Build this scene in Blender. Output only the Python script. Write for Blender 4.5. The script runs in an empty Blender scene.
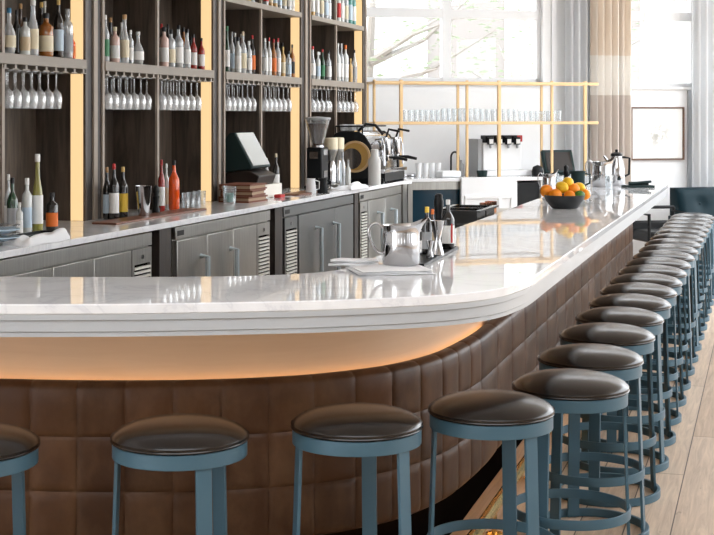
import bpy, math, random
from mathutils import Vector, Matrix
random.seed(7)
C = bpy.context.scene.collection
PI = math.pi
EYE = 1.72; F = 1400.0; U0 = 357.0; V0 = 117.0
TH = math.radians(16.3); CT, ST = math.cos(TH), math.sin(TH)
WA = math.radians(17.0); CW, SW = math.cos(WA), math.sin(WA)
PX, PY = 0.8, 15.6                       # a point of the window wall

# ------------------------------------------------------------ frames
def BP(L, t, z=0.0):                      # bar frame (lateral, along) -> world
    return Vector((L*CT + t*ST, -L*ST + t*CT, z))
def T(u, L):                              # distance along the bar of a sight line at lateral L
    k = (u-U0)/F
    return L*(CT + k*ST)/(k*CT - ST)
def yof(L, t): return -L*ST + t*CT
def WP(s, q, z=0.0):                      # window-wall frame
    return Vector((PX + s*CW - q*SW, PY + s*SW + q*CW, z))
def S(u, q=0.0):
    k = (u-U0)/F
    return (k*(PY + q*CW) - PX + q*SW)/(CW - k*SW)
def wy(s, q): return PY + s*SW + q*CW
def zat(v, Y): return EYE - (v-V0)*Y/F

# ------------------------------------------------------------ mesh builder
class MB:
    def __init__(self): self.v = []; self.f = []; self.uv = None
    def add(self, vs, fs, M=None):
        b = len(self.v)
        self.v += [tuple(M @ Vector(p)) if M else tuple(p) for p in vs]
        self.f += [tuple(b+i for i in f) for f in fs]
        return self
    def box(self, cx, cy, cz, sx, sy, sz, M=None):
        x, y, z = sx/2, sy/2, sz/2
        vs = [(cx+a*x, cy+b*y, cz+c*z) for a in (-1,1) for b in (-1,1) for c in (-1,1)]
        return self.add(vs, [(0,1,3,2),(4,6,7,5),(0,4,5,1),(2,3,7,6),(0,2,6,4),(1,5,7,3)], M)
    def box2(self, x0, x1, y0, y1, z0, z1, M=None):
        return self.box((x0+x1)/2, (y0+y1)/2, (z0+z1)/2, abs(x1-x0), abs(y1-y0), abs(z1-z0), M)
    def lathe(self, prof, n=20, M=None, cap0=True, cap1=True):
        vs, fs = [], []
        m = len(prof)
        for r, z in prof:
            for i in range(n):
                a = 2*PI*i/n
                vs.append((r*math.cos(a), r*math.sin(a), z))
        for j in range(m-1):
            for i in range(n):
                k = (i+1) % n
                fs.append((j*n+i, j*n+k, (j+1)*n+k, (j+1)*n+i))
        if cap0: fs.append(tuple(reversed(range(n))))
        if cap1: fs.append(tuple(range((m-1)*n, m*n)))
        return self.add(vs, fs, M)
    def tube(self, pts, r, n=8, closed=False, M=None):
        pts = [Vector(p) for p in pts]; m = len(pts); vs, fs = [], []
        rs = r if isinstance(r, (list, tuple)) else [r]*m
        prev = None
        for i, p in enumerate(pts):
            if closed: d = pts[(i+1) % m] - pts[i-1]
            else: d = pts[min(i+1, m-1)] - pts[max(i-1, 0)]
            d.normalize()
            if prev is None:
                a = Vector((0,0,1)) if abs(d.z) < .9 else Vector((1,0,0))
                s = d.cross(a).normalized()
            else:
                s = (prev - d*prev.dot(d)).normalized()
            prev = s
            w = d.cross(s)
            for k in range(n):
                t = 2*PI*k/n
                vs.append(tuple(p + (s*math.cos(t) + w*math.sin(t))*rs[i]))
        for i in range(m if closed else m-1):
            j = (i+1) % m
            for k in range(n):
                l = (k+1) % n
                fs.append((i*n+k, i*n+l, j*n+l, j*n+k))
        if not closed:
            fs.append(tuple(reversed(range(n)))); fs.append(tuple(range((m-1)*n, m*n)))
        return self.add(vs, fs, M)
    def prism(self, poly, z0, z1, M=None):
        n = len(poly)
        vs = [(x, y, z0) for x, y in poly] + [(x, y, z1) for x, y in poly]
        fs = [tuple(reversed(range(n))), tuple(range(n, 2*n))]
        fs += [(i, (i+1) % n, n+(i+1) % n, n+i) for i in range(n)]
        return self.add(vs, fs, M)
    def sweep(self, path, prof, closed_prof=True, caps=True):   # path: (p, normal); prof: (offset, z)
        m = len(prof); vs, fs = [], []
        for p, nn in path:
            for o, z in prof:
                vs.append((p[0]+nn[0]*o, p[1]+nn[1]*o, z))
        for i in range(len(path)-1):
            for k in range(m if closed_prof else m-1):
                l = (k+1) % m
                fs.append((i*m+k, (i+1)*m+k, (i+1)*m+l, i*m+l))
        if caps and closed_prof:
            fs.append(tuple(range(m))); e = (len(path)-1)*m
            fs.append(tuple(reversed(range(e, e+m))))
        return self.add(vs, fs)
    def ring(self, r, h, t, n=48, M=None):                     # flat band ring, centred on z=0
        vs, fs = [], []
        for i in range(n):
            a = 2*PI*i/n
            for rr, z in ((r, -h/2), (r, h/2), (r-t, h/2), (r-t, -h/2)):
                vs.append((rr*math.cos(a), rr*math.sin(a), z))
        for i in range(n):
            j = (i+1) % n
            for k in range(4):
                l = (k+1) % 4
                fs.append((i*4+k, j*4+k, j*4+l, i*4+l))
        return self.add(vs, fs, M)

def obj(name, mb, mat, parent=None, loc=(0,0,0), rz=0.0, bevel=0.0, smooth=35, seg=2):
    me = bpy.data.meshes.new(name)
    me.from_pydata(mb.v, [], mb.f)
    if mb.uv:
        l = me.uv_layers.new(name='UVMap')
        for lp in me.loops: l.data[lp.index].uv = mb.uv[lp.vertex_index]
    me.update()
    import bmesh
    bm = bmesh.new(); bm.from_mesh(me); bmesh.ops.recalc_face_normals(bm, faces=bm.faces); bm.to_mesh(me); bm.free()
    if smooth:
        me.polygons.foreach_set('use_smooth', [True]*len(me.polygons))
        me.set_sharp_from_angle(angle=math.radians(smooth))
    me.materials.append(mat)
    o = bpy.data.objects.new(name, me); C.objects.link(o)
    o.location = loc; o.rotation_euler = (0, 0, rz)
    if parent: o.parent = parent
    if bevel:
        b = o.modifiers.new('Bevel', 'BEVEL'); b.width = bevel; b.segments = seg; b.limit_method = 'ANGLE'
    return o
def tag(o, label, cat, group=None):
    o['label'] = label; o['category'] = cat
    if group: o['group'] = group
    return o
def thing(name, label, cat, loc=(0,0,0), rz=0.0, group=None):
    o = bpy.data.objects.new(name, None); C.objects.link(o)
    o.empty_display_size = .05
    o.location = loc; o.rotation_euler = (0, 0, rz)
    return tag(o, label, cat, group)
def struct(name, mb, mat, loc=(0,0,0), rz=0.0, parent=None, bevel=0.0):
    o = obj(name, mb, mat, parent, loc, rz, bevel)
    if not parent: o['kind'] = 'structure'
    return o
def kids(o): return [c for c in bpy.data.objects if c.parent == o]
def dup(o, kids_of, parent=None):
    c = o.copy(); C.objects.link(c)
    if parent: c.parent = parent
    for k in kids_of.get(o.name, []): dup(k, kids_of, c)
    return c
def kidmap(o):
    m = {}
    def rec(x):
        m[x.name] = kids(x)
        for k in m[x.name]: rec(k)
    rec(o); return m
ORD = ['first','second','third','fourth','fifth','sixth','seventh','eighth','ninth','tenth','eleventh','twelfth',
       'thirteenth','fourteenth','fifteenth','sixteenth','seventeenth','eighteenth','nineteenth','twentieth',
       'twenty-first','twenty-second','twenty-third','twenty-fourth','twenty-fifth','twenty-sixth','twenty-seventh','twenty-eighth','twenty-ninth','thirtieth','thirty-first','thirty-second']

# ------------------------------------------------------------ materials
def mat(name, col=(.8,.8,.8), rough=.5, metal=0.0, spec=.5, coat=0.0, trans=0.0, ior=1.45, emit=None, es=0.0):
    m = bpy.data.materials.new(name); m.use_nodes = True
    b = m.node_tree.nodes['Principled BSDF']
    b.inputs['Base Color'].default_value = (*col, 1); b.inputs['Roughness'].default_value = rough
    b.inputs['Metallic'].default_value = metal; b.inputs['Specular IOR Level'].default_value = spec
    b.inputs['Coat Weight'].default_value = coat; b.inputs['Coat Roughness'].default_value = .05
    b.inputs['Transmission Weight'].default_value = trans; b.inputs['IOR'].default_value = ior
    if emit:
        b.inputs['Emission Color'].default_value = (*emit, 1); b.inputs['Emission Strength'].default_value = es
    return m
def N(m, t, **k):
    n = m.node_tree.nodes.new(t)
    for a, v in k.items(): setattr(n, a, v)
    return n
def LK(m, a, b): m.node_tree.links.new(a, b)
def bsdf(m): return m.node_tree.nodes['Principled BSDF']
def coords(m, scale=(1,1,1), rot=(0,0,0), kind='Object'):
    tc = N(m, 'ShaderNodeTexCoord'); mp = N(m, 'ShaderNodeMapping')
    mp.inputs['Scale'].default_value = scale; mp.inputs['Rotation'].default_value = rot
    LK(m, tc.outputs[kind], mp.inputs['Vector']); return mp.outputs['Vector']
def ramp(m, fac, stops):
    r = N(m, 'ShaderNodeValToRGB'); cr = r.color_ramp
    while len(cr.elements) < len(stops): cr.elements.new(.5)
    for e, (p, c) in zip(cr.elements, stops): e.position = p; e.color = (*c, 1)
    LK(m, fac, r.inputs['Fac']); return r.outputs['Color']
def noise(m, vec, scale=5, detail=4, rough=.55, dist=0.0):
    n = N(m, 'ShaderNodeTexNoise'); n.inputs['Scale'].default_value = scale; n.inputs['Detail'].default_value = detail
    n.inputs['Roughness'].default_value = rough; n.inputs['Distortion'].default_value = dist
    LK(m, vec, n.inputs['Vector']); return n.outputs['Fac']
def bump(m, h, strength=.2, dist=.01):
    b = N(m, 'ShaderNodeBump'); b.inputs['Strength'].default_value = strength; b.inputs['Distance'].default_value = dist
    LK(m, h, b.inputs['Height']); LK(m, b.outputs['Normal'], bsdf(m).inputs['Normal'])
def mixc(m, fac, a, b, mode='MIX'):
    x = N(m, 'ShaderNodeMix', data_type='RGBA', blend_type=mode)
    for i, v in ((0, fac), (6, a), (7, b)):
        if hasattr(v, 'links'): LK(m, v, x.inputs[i])
        else: x.inputs[i].default_value = v if i == 0 else (*v, 1)
    return x.outputs[2]
def wood(name, c0, c1, scale=(12,12,1.2), rough=.5, bs=.15):
    m = mat(name, c0, rough)
    v = coords(m, scale)
    f = noise(m, v, 2.2, 6, .62, .6)
    LK(m, ramp(m, f, [(.3, c0), (.72, c1)]), bsdf(m).inputs['Base Color'])
    bump(m, f, bs, .004)
    return m
def glass(name, tint=(1,1,1), refl=.16, white=.06, rough=.03, base=.06):
    m = bpy.data.materials.new(name); m.use_nodes = True
    nt = m.node_tree; nt.nodes.clear()
    out = N(m, 'ShaderNodeOutputMaterial'); tr = N(m, 'ShaderNodeBsdfTransparent'); gl = N(m, 'ShaderNodeBsdfGlossy')
    df = N(m, 'ShaderNodeBsdfDiffuse'); lw = N(m, 'ShaderNodeLayerWeight'); mx = N(m, 'ShaderNodeMixShader'); mx2 = N(m, 'ShaderNodeMixShader')
    tr.inputs['Color'].default_value = (*tint, 1); gl.inputs['Roughness'].default_value = rough
    df.inputs['Color'].default_value = (.9,.93,.95,1)
    lw.inputs['Blend'].default_value = .35
    mr = N(m, 'ShaderNodeMapRange'); mr.inputs['To Min'].default_value = base; mr.inputs['To Max'].default_value = refl*4
    LK(m, lw.outputs['Facing'], mr.inputs['Value'])
    mx2.inputs['Fac'].default_value = white
    LK(m, tr.outputs[0], mx2.inputs[1]); LK(m, df.outputs[0], mx2.inputs[2])
    LK(m, mr.outputs['Result'], mx.inputs['Fac']); LK(m, mx2.outputs[0], mx.inputs[1]); LK(m, gl.outputs[0], mx.inputs[2])
    LK(m, mx.outputs[0], out.inputs['Surface'])
    return m
M = {}
# leather bar front: tile colour from the panel's own UV cells
m = M['leather'] = mat('tan_leather', (.1,.06,.035), .42, spec=.25)
uvv = coords(m, (1,1,1), kind='UV')
fl = N(m, 'ShaderNodeVectorMath', operation='FLOOR'); LK(m, uvv, fl.inputs[0])
wn = N(m, 'ShaderNodeTexWhiteNoise', noise_dimensions='3D'); LK(m, fl.outputs[0], wn.inputs['Vector'])
f1 = noise(m, coords(m), 9, 6, .65)
f2 = noise(m, coords(m, (5,5,3.4)), 1.3, 5, .6)
base = ramp(m, wn.outputs['Value'], [(0, (.042,.017,.007)), (1, (.088,.038,.016))])
w = mixc(m, ramp(m, f2, [(.42, (0,0,0)), (.75, (.55,.55,.55))]), base, (.15,.08,.040))
w = mixc(m, ramp(m, f1, [(.55, (0,0,0)), (.8, (.6,.6,.6))]), w, (.04,.021,.012))
LK(m, w, bsdf(m).inputs['Base Color'])
bump(m, f1, .25, .006)
m = M['seat'] = mat('seat_leather', (.022,.013,.011), .24, spec=.45, coat=.22)
bsdf(m).inputs['Coat Roughness'].default_value = .2
f = noise(m, coords(m), 160, 3); bump(m, f, .08, .001)
LK(m, ramp(m, noise(m, coords(m), 6, 4), [(.3, (.004,.0025,.002)), (.75, (.010,.006,.0045))]), bsdf(m).inputs['Base Color'])
M['slate'] = mat('slate_blue_steel', (.050,.112,.155), .42, .1)
m = M['quartz'] = mat('white_quartz', (.8,.8,.8), .10, spec=.0, coat=1.0)
bsdf(m).inputs['Coat Roughness'].default_value = .012; bsdf(m).inputs['Coat IOR'].default_value = 1.33
f = noise(m, coords(m), 1.7, 8, .62, 1.4)
LK(m, ramp(m, f, [(.40, (.82,.83,.85)), (.49, (.78,.79,.81)), (.51, (.70,.71,.74)), (.53, (.78,.79,.81)), (.62, (.83,.84,.85))]), bsdf(m).inputs['Base Color'])
M['apron'] = mat('grey_painted_apron', (.44,.46,.48), .35)
m = M['tan'] = wood('tan_die_panel', (.62,.42,.27), (.66,.46,.30), (1,1,14), .45, .03)
M['kick'] = mat('dark_kick', (.004,.003,.0025), .9, spec=.0)
M['brass'] = mat('polished_brass', (.90,.62,.24), .24, 1.0)
M['gold'] = mat('brushed_gold', (.70,.49,.26), .45, .3)
M['chrome'] = mat('chrome', (.50,.50,.51), .09, 1.0)
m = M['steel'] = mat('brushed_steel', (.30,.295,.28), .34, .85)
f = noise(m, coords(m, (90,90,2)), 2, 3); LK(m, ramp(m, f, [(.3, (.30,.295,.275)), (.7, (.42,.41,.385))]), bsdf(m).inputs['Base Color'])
m = M['steel_dark'] = mat('dark_steel', (.16,.165,.165), .36, .8)  # plain steel in a darker tone
M['handle'] = mat('handle_steel', (.50,.58,.63), .35, .35)
M['vent'] = mat('vent_slats', (.72,.71,.66), .45)
M['black'] = mat('black_plastic', (.009,.010,.011), .38, spec=.25)
M['blackm'] = mat('black_rubber', (.02,.02,.022), .7)
m = M['oak'] = wood('dark_stained_oak', (.030,.023,.018), (.125,.095,.074), (9,9,.9), .45, .2)
M['oakpost'] = wood('dark_oak_post', (.022,.017,.015), (.055,.042,.036), (14,14,1), .5, .2)
M['edge'] = mat('warm_steel_edge', (.33,.275,.225), .5)
M['shelf'] = mat('shelf_steel', (.27,.235,.195), .5)
M['led'] = mat('amber_light_panel', (.12,.09,.06), .6, emit=(1.0,.68,.34), es=.58)
M['ledstrip'] = mat('warm_led', (1,.7,.4), .5, emit=(1.0,.62,.30), es=6.5)
M['toe'] = mat('added_warm_glow', (1,.7,.4), .5, emit=(1.0,.50,.18), es=4)  # emission for the glow strip added below the leather
m = M['wall'] = mat('white_paint', (.84,.85,.86), .6)
LK(m, ramp(m, noise(m, coords(m), 3, 3), [(.3, (.83,.84,.85)), (.7, (.87,.875,.88))]), bsdf(m).inputs['Base Color'])
M['white'] = mat('white_lacquer', (.80,.81,.82), .35)
M['ceil'] = mat('ceiling_paint', (.80,.79,.78), .8)
# plank floor
m = M['floor'] = mat('weathered_planks', (.4,.35,.3), .5)
vec = coords(m, (1,1,1), (0, 0, TH + PI/2))
br = N(m, 'ShaderNodeTexBrick'); br.offset = .37; br.squash = 1
for k, v in (('Scale', 1.0), ('Brick Width', 2.3), ('Row Height', .19), ('Mortar Size', .003), ('Mortar Smooth', .2), ('Bias', 0.0)): br.inputs[k].default_value = v
br.inputs['Color1'].default_value = (.41,.31,.225,1); br.inputs['Color2'].default_value = (.53,.43,.335,1); br.inputs['Mortar'].default_value = (.07,.05,.04,1)
LK(m, vec, br.inputs['Vector'])
mp2 = N(m, 'ShaderNodeMapping'); mp2.inputs['Scale'].default_value = (1.3, 22, 1); LK(m, vec, mp2.inputs['Vector'])
g = noise(m, mp2.outputs['Vector'], 1.6, 7, .65, .8)
mp3 = N(m, 'ShaderNodeMapping'); mp3.inputs['Scale'].default_value = (2.2, 5, 1); LK(m, vec, mp3.inputs['Vector'])
vo = noise(m, mp3.outputs['Vector'], 2.5, 4, .6)
c = mixc(m, .6, br.outputs['Color'], ramp(m, g, [(.28, (.30,.27,.25)), (.7, (.78,.74,.70))]), 'OVERLAY')
c = mixc(m, ramp(m, vo, [(.66, (0,0,0)), (.76, (.8,.8,.8))]), c, (.13,.095,.075))
LK(m, c, bsdf(m).inputs['Base Color']); bump(m, g, .15, .004)
M['wine'] = glass('wine_glass', refl=.22, white=.20, base=.04)
M['tumbler'] = glass('tumbler_glass', (.97,.99,1), .16, .10, base=.06)
M['pane'] = glass('window_glass', (.99,1,1), .04, 0.0, .01, .02)
M['clear'] = glass('clear_bottle', (.86,.90,.92), .17, .36, base=.10)
def bglass(name, col, rough=.08): 
    return mat(name, col, rough, spec=.6, coat=.5)
M['green'] = bglass('green_bottle', (.012,.05,.022)); M['dark'] = bglass('dark_bottle', (.012,.010,.010))
M['amber'] = bglass('amber_bottle', (.30,.10,.015)); M['red'] = bglass('red_liquor', (.30,.02,.015))
M['orange'] = bglass('orange_liquor', (.75,.09,.01)); M['brown'] = bglass('brown_bottle', (.06,.022,.008))
M['pale'] = bglass('pale_bottle', (.62,.64,.62)); M['olive'] = bglass('olive_bottle', (.26,.24,.05))
M['rose'] = bglass('rose_bottle', (.62,.42,.36)); M['teal'] = bglass('teal_bottle', (.10,.30,.27))
M['blue'] = bglass('blue_bottle', (.10,.22,.42)); M['honey'] = bglass('honey_bottle', (.55,.33,.10))
def paint(n, c, r=.5): M[n] = mat('paint_'+n, c, r)
for n, c in (('p_white', (.80,.80,.78)), ('p_cream', (.72,.64,.46)), ('p_black', (.012,.012,.014)), ('p_cork', (.46,.27,.12)), ('p_gold', (.62,.42,.14)),
             ('p_blue', (.06,.25,.45)), ('p_red', (.50,.03,.03)), ('p_orange', (.72,.16,.02)), ('p_grey', (.36,.37,.38)), ('p_green', (.05,.22,.10)),
             ('p_yellow', (.75,.50,.05)), ('p_lblue', (.50,.62,.72)), ('p_tan', (.60,.47,.30))): paint(n, c)
M['thermos'] = mat('pale_grey_enamel', (.55,.54,.52), .4)
M['linen'] = mat('white_linen', (.82,.83,.85), .85)
M['board'] = wood('copper_brown_mat', (.15,.058,.034), (.22,.09,.05), (3,20,20), .4, .05)
M['book'] = mat('brown_leather_cover', (.17,.05,.022), .55)
M['pages'] = mat('book_pages', (.42,.30,.20), .8)
M['paperm'] = mat('paper', (.78,.75,.68), .8)
M['navy'] = mat('teal_black_leather', (.005,.020,.028), .38, spec=.15)
M['walnut'] = wood('walnut', (.10,.05,.03), (.18,.09,.05), (12,2,12), .4, .05)
M['screen'] = mat('screen_glass', (.035,.028,.024), .15, spec=.15)
M['screen_grey'] = mat('reflective_screen', (.48,.49,.47), .25)
M['register'] = mat('dark_green_casing', (.014,.030,.030), .45, spec=.2)
M['brownbody'] = mat('dark_brown_casing', (.022,.014,.011), .4)
M['copper'] = mat('copper', (.80,.38,.22), .25, 1.0)
M['bowl'] = mat('dark_stoneware', (.018,.021,.024), .38)
def fruit(n, c):
    m = M[n] = mat(n, c, .38); f = noise(m, coords(m), 130, 2); bump(m, f, .2, .002)
    LK(m, ramp(m, noise(m, coords(m), 12, 3), [(.3, c), (.8, tuple(min(1, x*1.15) for x in c))]), bsdf(m).inputs['Base Color'])
fruit('orange_peel', (.85,.26,.01)); fruit('lemon_peel', (.82,.50,.02)); fruit('lime_peel', (.05,.15,.02))
m = M['curtain'] = mat('banded_curtain', (.6,.5,.4), .9)
sp = N(m, 'ShaderNodeSeparateXYZ'); LK(m, coords(m), sp.inputs[0])
mr = N(m, 'ShaderNodeMapRange'); mr.inputs['From Max'].default_value = 4.0; LK(m, sp.outputs['Z'], mr.inputs['Value'])
r_ = N(m, 'ShaderNodeValToRGB'); r_.color_ramp.interpolation = 'CONSTANT'
r_.color_ramp.elements.new(.5)
for e, (p, cc) in zip(r_.color_ramp.elements, ((0, (.68,.62,.57)), (1.96/4, (.89,.86,.81)), (2.42/4, (.80,.71,.61)))): e.position = p; e.color = (*cc, 1)
LK(m, mr.outputs['Result'], r_.inputs['Fac']); LK(m, r_.outputs['Color'], bsdf(m).inputs['Base Color'])
def sheer(name, col, t=.45):
    m = bpy.data.materials.new(name); m.use_nodes = True; m.node_tree.nodes.clear()
    out = N(m, 'ShaderNodeOutputMaterial'); d = N(m, 'ShaderNodeBsdfDiffuse'); tl = N(m, 'ShaderNodeBsdfTranslucent'); x = N(m, 'ShaderNodeMixShader')
    d.inputs[0].default_value = (*col, 1); tl.inputs[0].default_value = (*col, 1); x.inputs[0].default_value = t
    LK(m, d.outputs[0], x.inputs[1]); LK(m, tl.outputs[0], x.inputs[2]); LK(m, x.outputs[0], out.inputs[0]); return m
M['sheer'] = sheer('white_sheer', (.86,.87,.88))
M['bark'] = mat('pale_bark', (.24,.22,.20), .9)
M['leaf'] = sheer('leaf', (.26,.31,.21), .4)
M['brick'] = mat('pale_brick', (.25,.225,.21), .9)
M['paving'] = mat('pale_paving', (.3,.3,.3), .9)
m = M['drawing'] = mat('pale_drawing', (.8,.8,.78), .6)
vd = coords(m)
ln_ = N(m, 'ShaderNodeVectorMath', operation='LENGTH'); LK(m, vd, ln_.inputs[0])
mk = N(m, 'ShaderNodeMapRange'); mk.inputs['From Min'].default_value = .05; mk.inputs['From Max'].default_value = .22; mk.inputs['To Min'].default_value = .75; mk.inputs['To Max'].default_value = 0; LK(m, ln_.outputs['Value'], mk.inputs['Value'])
mm_ = N(m, 'ShaderNodeMath', operation='MULTIPLY'); LK(m, mk.outputs['Result'], mm_.inputs[0]); LK(m, ramp(m, noise(m, vd, 14, 5), [(.48, (0,0,0)), (.6, (1,1,1))]), mm_.inputs[1])
LK(m, mixc(m, mm_.outputs[0], (.80,.79,.77), (.30,.30,.27)), bsdf(m).inputs['Base Color'])
M['sketch'] = mat('faint_grey_wash', (.60,.60,.57), .9)
M['glassdark'] = mat('dark_cooler_glass', (.008,.03,.05), .12)

# ------------------------------------------------------------ camera, light, world
cam = bpy.data.cameras.new('camera'); co = bpy.data.objects.new('camera', cam); C.objects.link(co)
co.location = (0, 0, EYE); co.rotation_euler = (PI/2, 0, 0)
cam.sensor_width = 36; cam.lens = 36*F/714; cam.shift_y = -(267.5-V0)/714; cam.clip_end = 200
bpy.context.scene.camera = co
sc = bpy.context.scene
sc.view_settings.view_transform = 'Standard'; sc.view_settings.look = 'None'
sc.view_settings.gamma = 1; sc.view_settings.exposure = .8
wd = bpy.data.worlds.new('sky'); sc.world = wd; wd.use_nodes = True
wd.node_tree.nodes['Background'].inputs[0].default_value = (.92,.96,1.0,1)
wd.node_tree.nodes['Background'].inputs[1].default_value = 3.2
sun = bpy.data.lights.new('sun', 'SUN'); sun.energy = 1.5; sun.angle = .03; sun.color = (1,.95,.87)
so = bpy.data.objects.new('sun', sun); C.objects.link(so)
so.rotation_euler = Vector((.75, .35, -.95)).to_track_quat('-Z', 'Y').to_euler()

# ------------------------------------------------------------ setting
struct('floor', MB().box(2, 6, -.05, 26, 30, .1), M['floor'])
struct('unseen_ceiling', MB().box2(-9, 9, -9, .7, 4.0, 4.2).box2(-9, -2.8, .7, 2.3, 4.0, 4.2).box2(3.6, 9, .7, 2.3, 4.0, 4.2).box2(-9, 9, 2.3, 3.2, 4.0, 4.2).box2(-9, 5.6, 3.2, 12.4, 4.0, 4.2).box2(-9, .3, 12.4, 17.2, 4.0, 4.2).box2(.3, 5.6, 13.7, 17.2, 4.0, 4.2), M['ceil'])  # out of view; edges and roof openings shaped to steer daylight
LW = -4.46
lw = MB().box2(-.1, 0, 1.5, 15.3, 0, 4.0)
struct('wall_left', lw, M['wall'], BP(LW, 0), -TH)
# window wall with two seen openings and an added unseen one
s1a, s1b = S(338), S(543); s2a, s2b = S(629), S(698); s3a, s3b = S(716), S(800)
sL, sR = S(300), 8.0
zb1, zb2, zt = zat(82, 15.6), zat(87, 16.4), 3.75
ww = MB()
for a, b, z0, z1 in ((sL, s1a, 0, 4), (s1a, s1b, 0, zb1), (s1a, s1b, zt, 4), (s1b, s2a, 0, 4), (s2a, s2b, 0, zb2), (s2a, s2b, zt, 4), (s2b, s3a, 0, 4), (s3a, s3b, 0, zb2), (s3a, s3b, zt, 4), (s3b, sR, 0, 4)):
    ww.box2(a, b, 0, .22, z0, z1)
struct('wall_back', ww, M['wall'], (PX, PY, 0), WA)
def window(name, a, b, z0, z1, mull, rails, mw):
    f = MB(); y0, y1 = .07, .15
    for x0, x1, q0, q1 in [(a, a+.05, z0, z1), (b-.05, b, z0, z1), (a, b, z0, z0+.05), (a, b, z1-.05, z1)]:
        f.box2(x0, x1, y0, y1, q0, q1)
    for x in mull: f.box2(x-mw/2, x+mw/2, y0-.01, y1+.01, z0, z1)
    for r0, r1 in rails: f.box2(a, b, y0-.005, y1+.005, r0, r1)
    o = struct(name, f, M['white'], (PX, PY, 0), WA)
    obj('window_pane', MB().box2(a+.02, b-.02, .105, .112, z0+.02, z1-.02), M['pane'], o)
    obj('window_sill', MB().box2(a-.04, b+.04, -.04, .07, z0-.03, z0), M['white'], o, bevel=.006)
window('window_1', s1a, s1b, zb1, zt, [S(449)], [(zat(17,15.6), zat(8,15.6))], .10)
window('window_2', s2a, s2b, zb2, zt, [S(650)], [(zat(20,16.4), zat(11,16.4))], .08)
window('unseen_backlight_window', s3a, s3b, zb2, zt, [S(760)], [(zat(20,16.4), zat(11,16.4))], .08)  # out of view, added to light the sheer curtain from behind
tr_ = MB()
for u in (553.5,): tr_.box2(S(u)-.03, S(u)+.03, -.025, 0, 0, 4)
struct('trim_1', tr_, M['white'], (PX, PY, 0), WA)
fw = MB().box2(-9, 9, -9.2, -9, 1.5, 4.0).box2(-9, 9, -9.2, -9, 0, 1.0)
for x0, x1 in ((-9,-4.5),(-3.2,-.2),(1.2,4.9),(6.2,9)): fw.box2(x0, x1, -9.2, -9, 1.0, 1.5)
struct('unseen_wall_front', fw, M['wall'])  # unseen, added behind the camera with narrow slots to limit front light
rw = MB().box2(9, 9.2, -9, 3.2, 2.6, 4.0).box2(9, 9.2, -9, 3.2, 0, .9)
for y0, y1 in ((-9,-5.5),(-4.8,-2),(-1.3,1.2),(2.0,3.2)): rw.box2(9, 9.2, y0, y1, .9, 2.6)
rw.box2(9, 9.2, 3.2, 17, 0, .6).box2(9, 9.2, 3.2, 17, 3.3, 4.0)
for y0 in (4.6, 7.0, 9.4, 11.8, 14.2): rw.box2(9, 9.2, y0, y0+.9, .6, 3.3)
struct('unseen_wall_right', rw, M['wall'])  # unseen, added with piers and openings to thin light from the right
struct('trim_2', MB().box2(S(689)-.025, S(689)+.025, -.03, 0, 0, zb2-.04), M['apron'], (PX, PY, 0), WA)
struct('baseboard_back', MB().box2(S(592), sR, -.02, 0, 0, .14), M['white'], (PX, PY, 0), WA)

# ------------------------------------------------------------ bar paths
def catmull(P, n=12):
    P = [Vector(p) for p in P]; Q = [P[0]*2-P[1]] + P + [P[-1]*2-P[-2]]; out = []
    for i in range(1, len(Q)-2):
        for k in range(n):
            t = k/n; a, b, c, d = Q[i-1:i+3]
            out.append(.5*((2*b) + (c-a)*t + (2*a-5*b+4*c-d)*t*t + (3*b-a-3*c+d)*t**3))
    out.append(P[-1]); return out
def resample(pts, n):
    acc = [0]
    for a, b in zip(pts, pts[1:]): acc.append(acc[-1] + (b-a).length)
    out, j = [], 0
    for i in range(n):
        s = acc[-1]*i/(n-1)
        while j < len(acc)-2 and acc[j+1] < s: j += 1
        w = (s-acc[j])/max(1e-9, acc[j+1]-acc[j]); out.append(pts[j].lerp(pts[j+1], min(1, w)))
    return out
def withn(pts):
    o = []
    for i, p in enumerate(pts):
        d = (pts[min(i+1, len(pts)-1)] - pts[max(i-1, 0)]).normalized()
        o.append((p, Vector((d.y, -d.x))))
    return o
TE = 12.75
def b2(L, t): v = BP(L, t); return Vector((v.x, v.y))
OF = [(-2.6,4.63),(-2.0,4.545),(-1.5,4.50),(-1.145,4.487),(-.74,4.495),(-.4,4.535),(-.186,4.567),(0,4.614),(.18,4.674),(.31,4.735),(.42,4.815),(.51,4.92),(.585,5.065)]
o_line0 = b2(-.84, 5.25)
outer_all = catmull([Vector(p) for p in OF] + [o_line0, b2(-.84, 5.7)], 10) + [b2(-.84, TE)]
IF = [(-2.6,5.40),(-1.9,5.31),(-1.2,5.255),(-.74,5.255),(-.45,5.28),(-.25,5.345),(-.11,5.45),(-.03,5.60)]
inner_all = catmull([Vector(p) for p in IF] + [b2(-1.61, 5.75), b2(-1.61, 6.1)], 10) + [b2(-1.61, TE)]
def split(pts, f):
    k = min(range(len(pts)), key=f); return pts[:k+1], pts[k:]
oa, ob = split(outer_all, lambda i: (outer_all[i]-Vector((.18,4.674))).length)
ob, oc = split(ob, lambda i: (ob[i]-b2(-.84,5.7)).length)
ia, ib = split(inner_all, lambda i: (inner_all[i]-Vector((-.25,5.345))).length)
ib, ic = split(ib, lambda i: (ib[i]-b2(-1.61,6.1)).length)
op, ip = [], []
for a, b, n in ((oa, ia, 60), (ob, ib, 40), (oc, ic, 30)):
    ra, rb = resample(a, n), resample(b, n)
    op += ra[(1 if op else 0):]; ip += rb[(1 if ip else 0):]
ZT = 1.12
bar = thing('bar_counter', 'long curved bar with white quartz top, tan leather front and warm lit panel', 'bar', (0, 0, 0))
slab = MB(); n = len(op)
opn, ipn = withn(op), withn(ip)
prof_o = [(-.004, ZT), (0, ZT-.004), (0, ZT-.030), (-.004, ZT-.034)]
rows = []
vs, fs = [], []
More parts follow.
